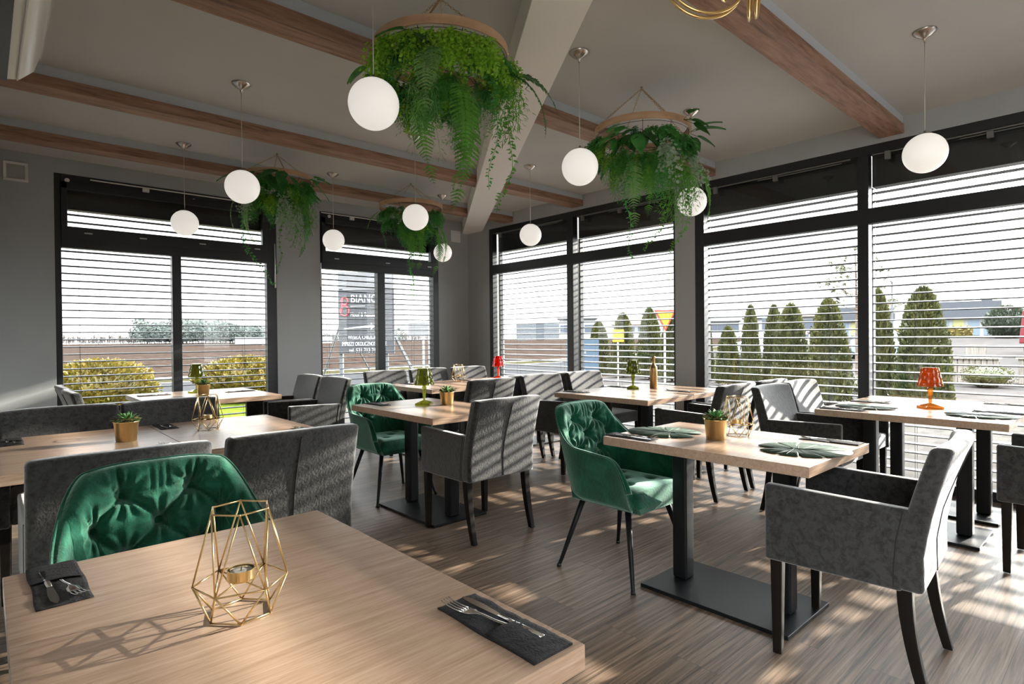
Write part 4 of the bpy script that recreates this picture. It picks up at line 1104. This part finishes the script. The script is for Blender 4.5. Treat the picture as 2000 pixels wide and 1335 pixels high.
for i_, (x0, z) in enumerate(((.78, 2.30), (1.24, 2.30), (1.80, 2.30), (2.38, 2.30), (3.36, 2.27), (4.10, 2.27), (4.78, 2.27))):
    o = MB().box(-.032, .032, -.006, .004, -.006, .006).build('drain_cap', M_frame_track, bevel=.001)
    o.location = (x0, Y1-.02, z)
    tag(o, ['first grey drain cap from the left on the left window transom', 'second grey drain cap on the left window transom', 'third grey drain cap on the left window transom', 'rightmost grey drain cap on the left window transom', 'left grey drain cap on the billboard window transom', 'middle grey drain cap on the billboard window transom', 'right grey drain cap on the billboard window transom'][i_], 'cap', 'small drain caps on the transoms')
for x0, lab in ((2.575, 'white crank handle rod on the right side of the left window'), (3.142, 'white handle rod on the left edge of the billboard window')):
    r = empty('crank_handle', (x0, Y1-.03, 0), label=lab, cat='window handle', group='opener crank handles')
    MB().tube([(0, 0, 2.38 if x0 < 3 else 2.20), (0, 0, 1.88 if x0 < 3 else 1.92)], .005, 8).build('rod', M_frame_track, r)
    MB().tube([(0, -.005, 2.02 if x0 < 3 else 2.06), (0, -.005, 1.86 if x0 < 3 else 1.90)], .010, 10).build('grip', M_white_plastic, r)
for y0_, y1_, lab in ((1.72, 3.05, 'grey opener rail above the left pane of the wide window'), (.10, 1.55, 'grey opener rail above the pane behind the amber lamp'), (3.55, 4.80, 'grey opener rail above the pane behind the gold bottle'), (5.05, 6.35, 'grey opener rail above the pane nearest the corner')):
    r = empty('window_opener_rail', (X1-.015, (y0_+y1_)/2, 2.735), label=lab, cat='window opener', group='fanlight opener rails')
    a = (y1_-y0_)/2
    MB().tube([(0, -a, 0), (0, a, 0)], .006, 8).build('rod', M_slat, r); MB().tube([(0, -a*.9, -.018), (0, a*.2, -.018)], .004, 8).build('rod', M_slat, r)
    MB().box(-.02, .012, -a*.05-.02, -a*.05+.02, -.055, -.008).build('bracket', M_slat, r, bevel=.003)
    MB().box(-.02, .012, a*.85-.02, a*.85+.02, -.06, .006).build('bracket', M_slat, r, bevel=.003)
# chandelier of gold loops at the top edge
r = empty('loop_chandelier', (1.93, 1.0, ZC), label='gold chandelier of curved metal loops at the top edge', cat='lamp')
MB().lathe([(0, 0), (.11, 0), (.11, -.018), (.10, -.024), (0, -.024)], 32).build('ceiling_plate', M_gold, r, smooth=False)
for (cx, cy, cz), na, rr, lean in (((-.07, .035, -.50), .95, .150, .15), ((.045, -.105, -.505), 2.0, .145, -.1), ((.03, .06, -.42), 1.7, .13, .4), ((-.02, -.03, -.40), .2, .14, -.35)):
    ax = Vector((-sin(na), cos(na), 0)); uz = (Vector((0, 0, 1))+Vector((cos(na), sin(na), 0))*lean).normalized()
    for off in (0, .022):
        MB().tube([Vector((cx, cy, cz))+Vector((cos(na), sin(na), 0))*off+ax*rr*cos(t)+uz*rr*sin(t)*(1+off*2) for t in [2*pi*i/48 for i in range(48)]], .0055, 10, closed=True).build('loop', M_gold, r, smooth=True)
MB().tube([(0, 0, -.02), (0, 0, -.45)], .006, 8).build('stem', M_gold, r)

# ================================================================== outdoors
GZ = -0.10
def gz(x, y):
    t = min(1, max(0, (x-25)/40)); t = t*t*(3-2*t); u = min(1, max(0, (75-y)/15))
    return GZ+0.95*t*u
M_field = noise_color(mat('ploughed_soil', rough=0.95), (0.015, 0.0105, 0.0085), (0.032, 0.0235, 0.019), scale=1.6, detail=8, stretch=(1, .5, 1), bump=1.0, bscale=3, rough_n=.7)
M_asphalt = noise_color(mat('asphalt', rough=0.9), (0.024, 0.024, 0.025), (0.031, 0.031, 0.032), scale=6)
M_grass = noise_color(mat('grass', rough=0.9), (0.032, 0.052, 0.005), (0.07, 0.085, 0.012), scale=9, bump=.6, bscale=40)
M_drygrass = noise_color(mat('dry_grass', rough=0.95), (0.020, 0.019, 0.010), (0.033, 0.030, 0.017), scale=4, bump=.5, bscale=20)
M_lot = noise_color(mat('parking_paving', rough=0.9), (0.040, 0.037, 0.036), (0.052, 0.048, 0.046), scale=2)
def paver_mat():
    m = mat('paving_bricks', rough=0.9); N, L, b = nodes(m)
    tc = N.new('ShaderNodeTexCoord'); br = N.new('ShaderNodeTexBrick'); br.inputs['Scale'].default_value = 1; br.inputs['Brick Width'].default_value = .2; br.inputs['Row Height'].default_value = .1
    br.inputs['Mortar Size'].default_value = .006; br.inputs['Color1'].default_value = (.045, .041, .037, 1); br.inputs['Color2'].default_value = (.060, .055, .050, 1); br.inputs['Mortar'].default_value = (.05, .05, .045, 1)
    L.new(tc.outputs['Object'], br.inputs[0]); L.new(br.outputs[0], b.inputs['Base Color']); return m
M_paver = paver_mat()
for m_ in (M_field, M_asphalt, M_grass, M_drygrass, M_lot, M_paver): m_.node_tree.nodes['Principled BSDF'].inputs['Specular IOR Level'].default_value = 0.0
def ground(name, poly, m, dz, label, nx=1, ny=1, rip=0):
    (x0, x1, y0, y1) = poly
    mb = MB().grid(nx+1, ny+1, lambda i, j: (lambda x, y: (x, y, gz(x, y)+dz+(rip*sin(y*.9) if y < 60 else 0)))(x0+(x1-x0)*i/nx, y0+(y1-y0)*j/ny))
    o = mb.build(name, m); tag(o, label, kind='structure'); return o
ground('ground_pavement', (X1+T, 13.0, -25, Y1+T), M_paver, 0, 'grey brick paving along the right side of the building')
ground('ground_pavement', (-30, 13.0, Y1+T, 10.6), M_paver, 0, 'grey brick paving behind the building')
ground('ground_grass', (-30, 13.0, 10.6, 13.0), M_grass, .02, 'green grass strip under the billboard')
ground('ground_pavement', (-60, 140, 13.0, 15.4), M_lot, 0, 'pale pavement in front of the road', 80, 2)
ground('ground_road', (-60, 140, 15.4, 21.0), M_asphalt, 0, 'grey asphalt road between pavement and field', 80, 2)
ground('ground_verge', (-60, 140, 21.0, 23.2), M_drygrass, .01, 'dry grass verge before the field', 80, 2)
ground('ground_field', (-150, 330, 23.2, 300), M_field, -.01, 'brown ploughed field', 160, 240, .08)
ground('ground_lot', (13.0, 140, -90, 13.0), M_lot, 0, 'pale parking area beyond the cypress row', 60, 60)

def foliage_cone(seed, n, m_small, shape):
    """many small leaf blades spread through the volume given by shape(t, R) -> (r, z)"""
    R = random.Random(seed); mb = MB()
    for k in range(n):
        t = R.random(); a = R.random()*2*pi; rr, z = shape(t, R); lump = 1+.10*sin(5*a+9*t)+.08*sin(11*a-14*t)
        rr *= lump*(1-.30*R.random()**2); p = Vector((rr*cos(a), rr*sin(a), z))
        d = Vector((cos(a)*.7+R.uniform(-.5, .5), sin(a)*.7+R.uniform(-.5, .5), R.uniform(-.1, 1.0))).normalized(); L_ = m_small*R.uniform(.6, 1.4)
        s_ = d.orthogonal().normalized(); s_ = (Matrix.Rotation(R.uniform(0, pi), 3, d) @ s_)
        mb.mesh([p, p+d*L_*.5+s_*L_*.30, p+d*L_, p+d*L_*.5-s_*L_*.30], [(0, 1, 2, 3)])
    return mb
def thuja_shape(t, R):
    z = .04+.96*t; return (.5*(1-.48*z)*max(0, 1-z**7)**.6*(.88+.12*min(1, z/.12)), z)
def make_thuja(seed):
    r = empty('cypress_tree', label='', cat='tree')
    mb = foliage_cone(seed, 9500, .052, thuja_shape)
    pr = [(.40*(1-.48*k/14)*(1-(k/14)**7)**.6, .05+.90*k/14) for k in range(15)]; mb.lathe(pr, 14, cap=False)
    mb.build('foliage', M_thuja, r)
    MB().tube([(0, 0, -.02), (0, 0, .3)], [.05, .03], 8).build('trunk', M_bark, r)
    return r
ta, tb = make_thuja(5), make_thuja(9)
TH = [('A', 15.68, 12.77, 1.81, 0.42), ('B', 15.48, 11.6, 2.05, 0.42), ('C', 15.27, 10.44, 2.15, 0.41), ('D', 14.9, 9.42, 2.02, 0.36), ('E', 14.95, 8.40, 2.12, 0.25), ('F', 14.7, 7.58, 1.54, 0.33),
      ('G', 13.87, 6.57, 2.02, 0.25), ('H', 14.56, 6.30, 2.04, 0.28), ('I', 13.16, 5.32, 1.97, 0.40), ('J', 12.05, 4.17, 1.98, 0.40), ('K', 12.35, 3.42, 2.12, 0.30), ('L', 12.12, 2.66, 2.10, 0.44)]
TL = ['narrow cypress next to the blue sign pillar', 'cypress between the blue pillar and the yellow signs', 'cypress left of the yellow yield sign', 'cypress partly hidden by the white column left edge',
      'slim cypress just right of the white column', 'short cypress second right of the column', 'narrow dark cypress third right of the column', 'narrow cypress fourth right of the column',
      'broad cypress in the middle of the wide window', 'tall cypress left of the dark window mullion', 'tall cypress directly behind the dark mullion, leaning right', 'tallest forked cypress right of the dark mullion, above the amber lamp']
for i, (q, x, y, h, hw) in enumerate(TH):
    c = ta if i == 0 else (tb if i == 1 else copy_tree((ta, tb)[i % 2])); c.location = (x, y, GZ); c.scale = (hw*2, hw*2, h); c.rotation_euler = (0, 0, i*1.3)
    retag(c, TL[i], 'row of cypresses outside')
def make_bush(seed, n, m, name, lab, loc, sc3, small=.09, cat='bush'):
    r = empty(name, loc, label=lab, cat=cat)
    mb = foliage_cone(seed, n, small, lambda t, R: (sqrt(max(0, 1-(2*t-1)**2))*1.0, .5+.5*(2*t-1)))
    mb.lathe([(.85*sin(pi*k/10), .5-.43*cos(pi*k/10)) for k in range(11)], 16, cap=False)
    mb.build('foliage', m, r); MB().tube([(0, 0, -.02), (0, 0, .3)], .04, 6).build('stem', M_bark, r)
    r.scale = sc3; return r
make_bush(21, 9000, M_bush_y, 'golden_bush', 'round golden green bush outside the left window, left one', (1.50, 12.4, GZ), (.82, .82, .98), .085)
make_bush(22, 9000, M_bush_y, 'golden_bush', 'flatter golden green bush outside the left window, right one', (4.20, 13.2, GZ), (.88, .88, .95), .085)
for i, (x, y, sx, sz) in enumerate([(15.5, 5.55, .55, .5), (16.2, 7.1, .6, .55), (16.6, 9.3, .7, .55), (14.6, 4.2, .5, .4), (17.9, 4.05, .55, .75), (18.3, 2.7, .5, .55), (20.6, 4.6, .6, .6)]):
    make_bush(30+i, 2600, M_thuja, 'low_shrub', ['low shrub between the cypresses below the wide window middle', 'low shrub under the slim cypresses by the column', 'low shrub behind the gold bottle between cypresses', 'small low shrub at the foot of the broad cypress',
              'grey green shrub spilling left of the planter boxes', 'shrub before the planter boxes at right', 'shrub behind the left planter box'][i], (x, y, GZ), (sx, sx, sz), .07)

# billboard on the grass
M_board = mat('billboard_grey', (0.028, 0.029, 0.034), 0.5); M_board_l = mat('billboard_light', (0.10, 0.10, 0.105), 0.5)
M_post = mat('galvanised_dark', (0.07, 0.075, 0.08), 0.6); M_letter = mat('white_letter', (0.4, 0.4, 0.41), 0.5); M_red = mat('red_emblem', (0.62, 0.05, 0.06), 0.5)
def text(body, size, loc, rx, m, parent, name='lettering', sx=1.0, align='LEFT'):
    cu = bpy.data.curves.new(name, 'FONT'); cu.body = body; cu.size = size; cu.extrude = .003; cu.align_x = align; cu.materials.append(m)
    o0 = bpy.data.objects.new(name, cu); me = bpy.data.meshes.new_from_object(o0); me.name = name; bpy.data.objects.remove(o0)
    if not me.materials: me.materials.append(m)
    o = bpy.data.objects.new(name, me); C.objects.link(o); o.parent = parent; o.location = loc; o.rotation_euler = rx; o.scale = (sx, 1, 1)
    return o
A = Vector((5.44, 11.29, 0)); B = Vector((6.14, 10.60, 0)); dirb = (B-A).normalized()
ang = atan2(dirb.y, dirb.x)
r = empty('billboard', (A.x, A.y, GZ), ang, label='grey hotel and restaurant billboard on steel posts outside the narrow window', cat='sign')
BW = 1.16
lp_ = MB().box(0, BW, 0, .05, 1.035, 2.36).build('lower_panel', M_board, r)
MB().box(0, BW, -.005, .05, 2.37, 2.72).build('upper_panel', M_board_l, r)
rx = (pi/2, 0, 0)
text('BIANCO', .235, (.255, -.008, 2.09), rx, M_letter, lp_, sx=.80)
text('Hotel & Restauracja', .125, (.255, -.008, 1.80), rx, M_letter, lp_, sx=.66)
text('WESELA, CHRZCINY', .118, (.20, -.008, 1.335), rx, M_letter, lp_, sx=.60)
text('IMPREZY OKOLICZNOŚCIOWE', .118, (.07, -.008, 1.20), rx, M_letter, lp_, sx=.56)
text('tel. 531 713 713', .128, (.22, -.008, 1.06), rx, M_letter, lp_, sx=.72)
MB().box(.255, .56, -.008, 0, 2.01, 2.022).build('rule', M_letter, lp_)
MB().mesh([(.12, -.008, 1.545), (.68, -.008, 1.575), (.68, -.008, 1.53), (.76, -.008, 1.60), (.68, -.008, 1.67), (.68, -.008, 1.625), (.12, -.008, 1.56)], [(0, 1, 2, 3, 4, 5, 6)]).build('arrow', M_letter, lp_)
em = MB()
for c_, rr in ((1.92, .10), (2.12, .075)):
    em.tube([(.135+rr*.9*cos(t), -.008, c_+rr*sin(t)) for t in [2*pi*i/24 for i in range(24)]], .014, 6, closed=True)
em.tube([(.06, -.008, 1.84), (.10, -.008, 2.2)], .013, 6); em.build('emblem', M_red, lp_)
for x in (.03, .98):
    MB().box(x-.035, x+.035, .05, .12, -.02, 2.72 if x < .5 else 2.6).build('post', M_post, r)
for x, s_ in ((.03, -1), (.98, 1)):
    MB().tube([(x, .09, 1.72), (x+s_*.75, .55, .0)], .022, 6).build('brace', M_post, r); MB().tube([(x+.03, .10, 1.72), (x+.70, .9, .0)], .020, 6).build('brace', M_post, r)
# small road sign behind
r = empty('road_sign', (9.25, 13.9, GZ), -.75, label='back of a grey rectangular road sign right of the billboard', cat='sign')
MB().box(-.42, .42, -.01, .01, 1.40, 1.78).build('plate', M_board_l, r); MB().tube([(0, .03, 0), (0, .03, 1.85)], .03, 8).build('pole', M_frame_track, r)
# yellow signs
M_yel = mat('yellow_sign', (0.45, 0.18, 0.005), 0.5); M_rsign = mat('red_sign', (0.30, 0.02, 0.015), 0.5)
r = empty('yield_sign', (12.16, 7.86, GZ), -.45, label='yellow and red triangular yield sign behind the cypresses', cat='sign')
for nm, s_, m_, dy in (('border', .30, M_rsign, 0), ('face', .235, M_yel, -.006)):
    MB().mesh([(-s_, dy, 1.80+s_*.55), (s_, dy, 1.80+s_*.55), (0, dy, 1.80-s_*1.15), (-s_, dy+.005, 1.80+s_*.55), (s_, dy+.005, 1.80+s_*.55), (0, dy+.005, 1.80-s_*1.15)], [(0, 2, 1), (3, 4, 5), (0, 1, 4, 3), (1, 2, 5, 4), (2, 0, 3, 5)]).build(nm, m_, r)
MB().tube([(0, .03, 0), (0, .03, 2.1)], .025, 8).build('pole', M_frame_track, r)
r = empty('direction_sign', (12.13, 9.24, GZ), -.6, label='small yellow square sign between two cypresses', cat='sign')
MB().box(-.15, .15, -.005, .005, 1.20, 1.52).build('plate', M_yel, r); MB().tube([(0, .03, 0), (0, .03, 1.5)], .02, 8).build('pole', M_frame_track, r)
# blue sign pillar
M_blue = mat('sign_pillar_blue', (0.035, 0.058, 0.088), 0.4)
r = empty('sign_pillar', (12.95, 11.15, GZ), -.8, label='blue grey sign pillar with small white lettering left of the cypresses', cat='sign')
pl_ = MB().box(-.46, .46, -.08, .08, 0, 1.26).build('pillar', M_blue, r, bevel=.01)
text('OFFICE', .13, (-.24, -.085, .86), rx, M_letter, pl_, sx=.8); text('PIZZERIA', .10, (-.25, -.085, .32), rx, M_letter, pl_, sx=.8); text('HOTEL', .09, (-.18, -.085, 1.08), rx, M_letter, pl_, sx=.8)

# buildings
M_hw = mat('render_white', (0.20, 0.205, 0.21), 0.8); M_roofd = mat('roof_dark', (0.035, 0.04, 0.05), 0.7); M_roofr = mat('roof_red', (0.10, 0.04, 0.035), 0.7)
M_hallg = mat('hall_grey', (0.045, 0.053, 0.062), 0.6); M_win = mat('house_window', (0.05, 0.06, 0.08), 0.2); M_glz = mat('glazing_pale', (0.11, 0.145, 0.18), 0.2); M_yf = mat('facade_yellow', (0.20, 0.20, 0.08), 0.6)
def house(x, y, ang_, w_, d_, h, rh, m_w, m_r, lab, wins=3, zb=0, hip=.25, name='house'):
    r = empty(name, (x, y, zb), ang_, label=lab, cat='building')
    MB().box(-w_/2, w_/2, 0, d_, 0, h).build('walls', m_w, r)
    if rh > 0:
        e = .4; q = hip*w_
        MB().mesh([(-w_/2-e, -e, h), (w_/2+e, -e, h), (w_/2+e, d_+e, h), (-w_/2-e, d_+e, h), (-w_/2+q, d_/2, h+rh), (w_/2-q, d_/2, h+rh)], [(3, 2, 1, 0), (0, 1, 5, 4), (2, 3, 4, 5), (1, 2, 5), (3, 0, 4)]).build('roof', m_r, r)
    for k in range(wins):
        for fl in range(1 if h < 4.5 else 2):
            cx = -w_/2+w_*(k+.5)/wins; z0 = .9+fl*2.7
            f = MB().box(cx-.75, cx+.75, -.04, .02, z0, z0+1.3).build('window', M_win, r)
    return r
def rot_to_cam(x, y): return atan2(y, x)-pi/2
for (x, y, w_, d_, h, rh, mw, mr, lab, wins, hip) in [
    (84.8, 85.0, 9.0, 14, 4.1, 0, M_hallg, M_roofd, 'long dark grey hall on the horizon, left of the white house', 0, .2),
    (68.1, 59.7, 5.6, 8, 3.2, 1.6, M_hw, M_roofd, 'white house with a dark hipped roof beside the blue pillar', 3, .35),
    (82.4, 60.2, 6.0, 8, 2.4, 1.3, M_hw, M_roofr, 'low white house with a red roof between two cypresses', 3, .1),
    (69.0, 45.3, 4.8, 8, 3.6, 1.2, M_hw, M_roofd, 'white house with a dark roof behind the yield sign', 2, .1),
    (84.7, 44.5, 4.6, 8, 2.6, 1.7, M_hw, M_roofd, 'white house with a steep dark roof right of the column', 3, .15),
    (87.6, 41.0, 2.6, 8, 3.0, 1.3, M_hw, M_roofd, 'narrow dark roofed house behind the narrow cypresses', 1, .15),
    (60.5, 26.0, 2.2, 6, 2.8, 0, M_hw, M_roofd, 'plain white block between the broad cypresses', 2, .15),
    (73.5, 28.2, 3.0, 5, 2.6, .9, M_hw, M_roofr, 'pale house with a low red roof left of the mullion', 2, .1),
    (90.9, 11.9, 6.4, 8, 3.0, 1.4, M_hw, M_roofr, 'red roofed house at the far right', 2, .15)]:
    house(x, y, rot_to_cam(x, y), w_, d_, h, rh, mw, mr, lab, wins, gz(x, y)-.03, hip)
def shop(x, y, w_, h, lab, bays):
    zb = gz(x, y)-.03; r = empty('commercial_building', (x, y, zb), rot_to_cam(x, y), label=lab, cat='building')
    MB().box(-w_/2, w_/2, 0, 10, 0, h*.55).build('walls', M_hw, r); MB().box(-w_/2-.3, w_/2+.3, -.5, 10.4, h*.55, h).build('roof', M_roofd, r)
    MB().box(w_/2-1.2, w_/2-.3, 2, 3, h, h+.3).build('chimney', M_roofd, r)
    for k in range(bays):
        cx = -w_/2+w_*(k+.5)/bays; MB().box(cx-w_/bays*.36, cx+w_/bays*.36, -.06, .02, .2, h*.5).build('window', M_glz if k != bays//2 else M_yf, r)
shop(74.5, 13.3, 6.2, 3.65, 'commercial building with a grey roof and glazed front right of the forked cypress', 5)
shop(80.3, 25.3, 4.0, 3.75, 'commercial building with a grey roof left of the mullion', 4)
r = empty('commercial_building', (68.5, 18.7, gz(68.5, 18.7)), rot_to_cam(68.5, 18.7), label='white building with a pale pink sign right beside the mullion', cat='building')
MB().box(-1.2, 1.2, 0, 6, 0, 3.0).build('walls', M_hw, r); MB().box(-1.2, 1.2, -.2, 0, 3.0, 3.9).build('sign_board', M_hw, r); MB().box(-.8, .9, -.26, -.2, 3.3, 3.6).build('lettering', mat('pink_letters', (.6, .25, .3), .6), r); MB().box(-1.25, 1.25, -.1, 6, 1.9, 2.5).build('canopy', M_roofd, r)

# cars
def car(x, y, rz, m_, lab, L_=4.2, W=1.75, H=1.45, van=False):
    r = empty('van' if van else 'car', (x, y, gz(x, y)), rz, label=lab, cat='van' if van else 'car')
    if van: pr = [(-.5, .25), (-.5, .55), (-.47, .95), (-.36, 1.0), (-.26, 1.0), (.49, .98), (.5, .25)]
    else: pr = [(-.5, .22), (-.5, .5), (-.46, .60), (-.24, .68), (-.12, .98), (.22, 1.0), (.38, .72), (.49, .66), (.5, .25)]
    n_ = len(pr); vs_ = []
    for s_ in (-1, 1):
        for px_, pz_ in pr: vs_.append((px_*L_, s_*W/2*(1 if pz_ < .7 else .86), pz_*H))
    MB().mesh(vs_, [tuple(range(n_)), tuple(range(2*n_-1, n_-1, -1))]+[(k, n_+k, n_+(k+1) % n_, (k+1) % n_) for k in range(n_)]).build('body', m_, r, bevel=.05)
    for s_ in (-1, 1):
        MB().box(-.17*L_ if not van else -.42*L_, .25*L_ if not van else -.2*L_, s_*W*.46-.01*s_, s_*W*.475, .68*H, .92*H).build('side_window', M_win, r)
        for px_ in (-.31, .31):
            o = MB().lathe([(0, -.1), (.2, -.1), (.31, -.09), (.32, 0), (.31, .09), (.2, .1), (0, .1)], 20).build('wheel', M_black_plastic, r); o.location = (px_*L_, s_*(W/2-.06), .32); o.rotation_euler = (pi/2, 0, 0)
    MB().mesh([(-.235*L_, -W*.40, .72*H), (-.235*L_, W*.40, .72*H), (-.135*L_, W*.38, .95*H), (-.135*L_, -W*.38, .95*H)] if not van else [(-.505*L_, -W*.40, .58*H), (-.505*L_, W*.40, .58*H), (-.475*L_, W*.38, .92*H), (-.475*L_, -W*.38, .92*H)], [(0, 3, 2, 1)]).build('windscreen', M_win, r)
M_cw = mat('car_white', (.3, .31, .32), .25); M_cb = mat('car_blue', (.14, .19, .25), .25); M_cr = mat('car_red', (.10, .006, .010), .25)
car(28.6, 11.9, 2.6, M_cw, 'white car between the broad and tall cypresses'); car(31.8, 8.9, .4, M_cb, 'pale blue car left of the mullion'); car(35.0, 14.3, 1.0, M_cr, 'red car behind the white car')
car(39.0, 2.75, 2.9, M_cr, 'red van at the right picture edge', 4.9, 1.9, 2.2, True)
# hedge, conifers, planters, lamp post, pine
o = foliage_cone(90, 3500, .16, lambda t, R: (0, 0))
mb = MB(); R = random.Random(4)
for k in range(5000):
    p = Vector((R.uniform(-4, 4), R.uniform(-.5, .5), R.uniform(0, .95))); d = Vector((R.uniform(-1, 1), R.uniform(-1, 1), R.uniform(-.3, 1))).normalized()*.2; s_ = d.orthogonal()*.35
    mb.mesh([p, p+d*.5+s_, p+d, p+d*.5-s_], [(0, 1, 2, 3)])
mb.box(-4, 4, -.4, .4, 0, .85)
h_ = mb.build('hedge', M_bush_y); h_.location = (62, 14.2, gz(62, 14.2)-.05); h_.rotation_euler = (0, 0, rot_to_cam(62, 14.2)); bpy.data.objects.remove(o.build('tmp', M_thuja)) if False else None
tag(h_, 'orange green hedge before the commercial building', 'hedge')
for i, (x, y, sx, sz) in enumerate([(60, 7.6, 1.35, 2.5), (60, 4.6, 1.5, 2.9), (58, 1.4, 1.5, 2.6)]):
    make_bush(50+i, 3500, M_conif, 'dark_conifer', ['spreading dark conifer left of the red van', 'dark conifer behind the red van', 'dark conifer at the right picture edge'][i], (x, y, gz(x, y)-.1), (sx, sx, sz), .12, 'tree')
M_crate = noise_color(mat('weathered_wood', rough=.9), (.10, .085, .07), (.19, .17, .15), scale=5, stretch=(8, 8, .6))
for x, y, lab in ((19.3, 3.15, 'weathered wooden planter box outside at right'), (19.9, 1.75, 'weathered wooden planter box outside at the right edge')):
    r = empty('planter_box', (x, y, GZ), rot_to_cam(x, y), label=lab, cat='planter', group='weathered planter boxes')
    mb = MB()
    for k in range(9): mb.box(-.55+k*.122, -.55+k*.122+.105, -.02, .0, .02, .66)
    mb.box(-.55, .55, 0, .6, 0, .6); mb.build('boards', M_crate, r); MB().box(-.6, .6, -.06, .66, .66, .70).build('rim', M_crate, r); MB().box(-.5, .5, .02, .58, .60, .665).build('soil', M_field, r)
r = empty('notice_board', (24.5, 3.9, GZ), rot_to_cam(24.5, 3.9)+.3, label='small tilted grey notice board beyond the planters', cat='sign')
MB().box(-.28, .28, -.02, .02, .55, .95).build('plate', M_crate, r); MB().box(-.03, .03, .02, .06, 0, .6).build('post', M_crate, r)
r = empty('lamp_post', (50, 12.9, gz(50, 12.9)), label='thin grey street lamp post beside the forked cypress', cat='lamp post')
MB().tube([(0, 0, 0), (0, 0, 4.6)], [.09, .05], 8).build('pole', M_post, r); MB().box(-.3, .3, -.08, .08, 4.5, 4.62).build('lamp_head', M_post, r)
r = empty('pine_tree', (21.5, 6.55, GZ), label='tall sparse pine rising above the cypresses by the mullion', cat='tree')
R = random.Random(6); tr = MB(); nd = MB()
tr.tube([(0, 0, 0), (.05, .02, 1.8), (0, .05, 4.1)], [.07, .05, .012], 7)
for k in range(30):
    z = 1.8+2.2*k/30; a = R.random()*6.28; L_ = (1.15-.62*(k/30))*R.uniform(.6, 1.1); pts = [Vector((0, 0, z))+Vector((cos(a)*L_*t, sin(a)*L_*t, .35*L_*t*t+.05*sin(9*t))) for t in (0, .35, .7, 1)]
    tr.tube(pts, [.016, .012, .008, .004], 5)
    for q in range(6 if R.random() < .7 else 2):
        c_ = pts[3 if q < 4 else 2]+Vector((R.uniform(-.12, .12), R.uniform(-.12, .12), R.uniform(-.05, .12)))
        for s_ in range(26):
            d = Vector((R.uniform(-1, 1), R.uniform(-1, 1), R.uniform(-.4, 1))).normalized()*.10; e_ = d.orthogonal()*.10; nd.mesh([c_, c_+d*.5+e_, c_+d, c_+d*.5-e_], [(0, 1, 2, 3)])
tr.build('trunk', M_bark, r); nd.build('needles', M_thuja, r)
# distant tree lines beyond the field
M_far = noise_color(mat('far_pines', rough=.95), (.022, .03, .026), (.038, .048, .042), scale=.3); M_farb = noise_color(mat('far_bare_trees', rough=.95), (.075, .066, .062), (.11, .096, .09), scale=.4)
R = random.Random(15); pw, bt = MB(), MB()
for k in range(210):
    u = 90+(860-90)*(k+R.random())/210; dd_ = 205+R.uniform(-15, 25); t_ = (u-1000)/FPX
    P2 = (Vector((cos(yaw), sin(yaw)))+Vector((sin(yaw), -cos(yaw)))*t_)*dd_; P = Vector((P2.x, P2.y, GZ))
    pine = 275 < u < 520 or (R.random() < .12)
    h = (R.uniform(6.0, 8.8)*(1 if u < 440 else .8) if 275 < u < 520 else R.uniform(2.5, 4.8))
    if pine:
        pw.tube([P, P+Vector((0, 0, h*.6))], [.15, .08], 5)
        for q in range(260):
            t = R.random(); a = R.random()*6.28; rr = h*.42*(1-abs(2*t-1)**2.2)**.5*(.4+.6*R.random()); p = P+Vector((rr*cos(a), rr*sin(a), h*(.12+.86*t))); d = Vector((R.uniform(-1, 1), R.uniform(-1, 1), R.uniform(-.3, .8)))*h*.06; s_ = d.orthogonal()*.7
            pw.mesh([p, p+d+s_, p+2*d, p+d-s_], [(0, 1, 2, 3)])
    else:
        bt.tube([P, P+Vector((0, 0, h*.5))], [.12, .06], 5)
        for q in range(46):
            a = R.random()*6.28; z = R.uniform(.1, .6)*h; p = P+Vector((0, 0, z)); q2 = p+Vector((cos(a)*.4*R.random(), sin(a)*.4*R.random(), R.uniform(.15, .4)))*h
            bt.tube([p, p.lerp(q2, .5)+Vector((0, 0, .03*h)), q2], [.07, .05, .02], 3, cap=False)
tag(pw.build('pine_wood', M_far), 'dark pine wood on the horizon behind the ploughed field', 'wood', kind='stuff')
tag(bt.build('bare_tree_line', M_farb), 'pale line of bare trees on the horizon behind the ploughed field', 'wood', kind='stuff')
for i, (x, y, w_) in enumerate([(58, 176, 9), (67.5, 172, 5), (75, 168, 7)]):
    o = MB().box(-w_/2, w_/2, 0, 2.5, .0, 2.0).build('trailer', M_hw); o.location = (x, y, GZ); o.rotation_euler = (0, 0, rot_to_cam(x, y))
    tag(o, ['long white trailer at the far edge of the field', 'short white trailer in the middle at the far edge of the field', 'low white trailer farthest right at the edge of the field'][i], 'trailer', 'white trailers on the horizon')
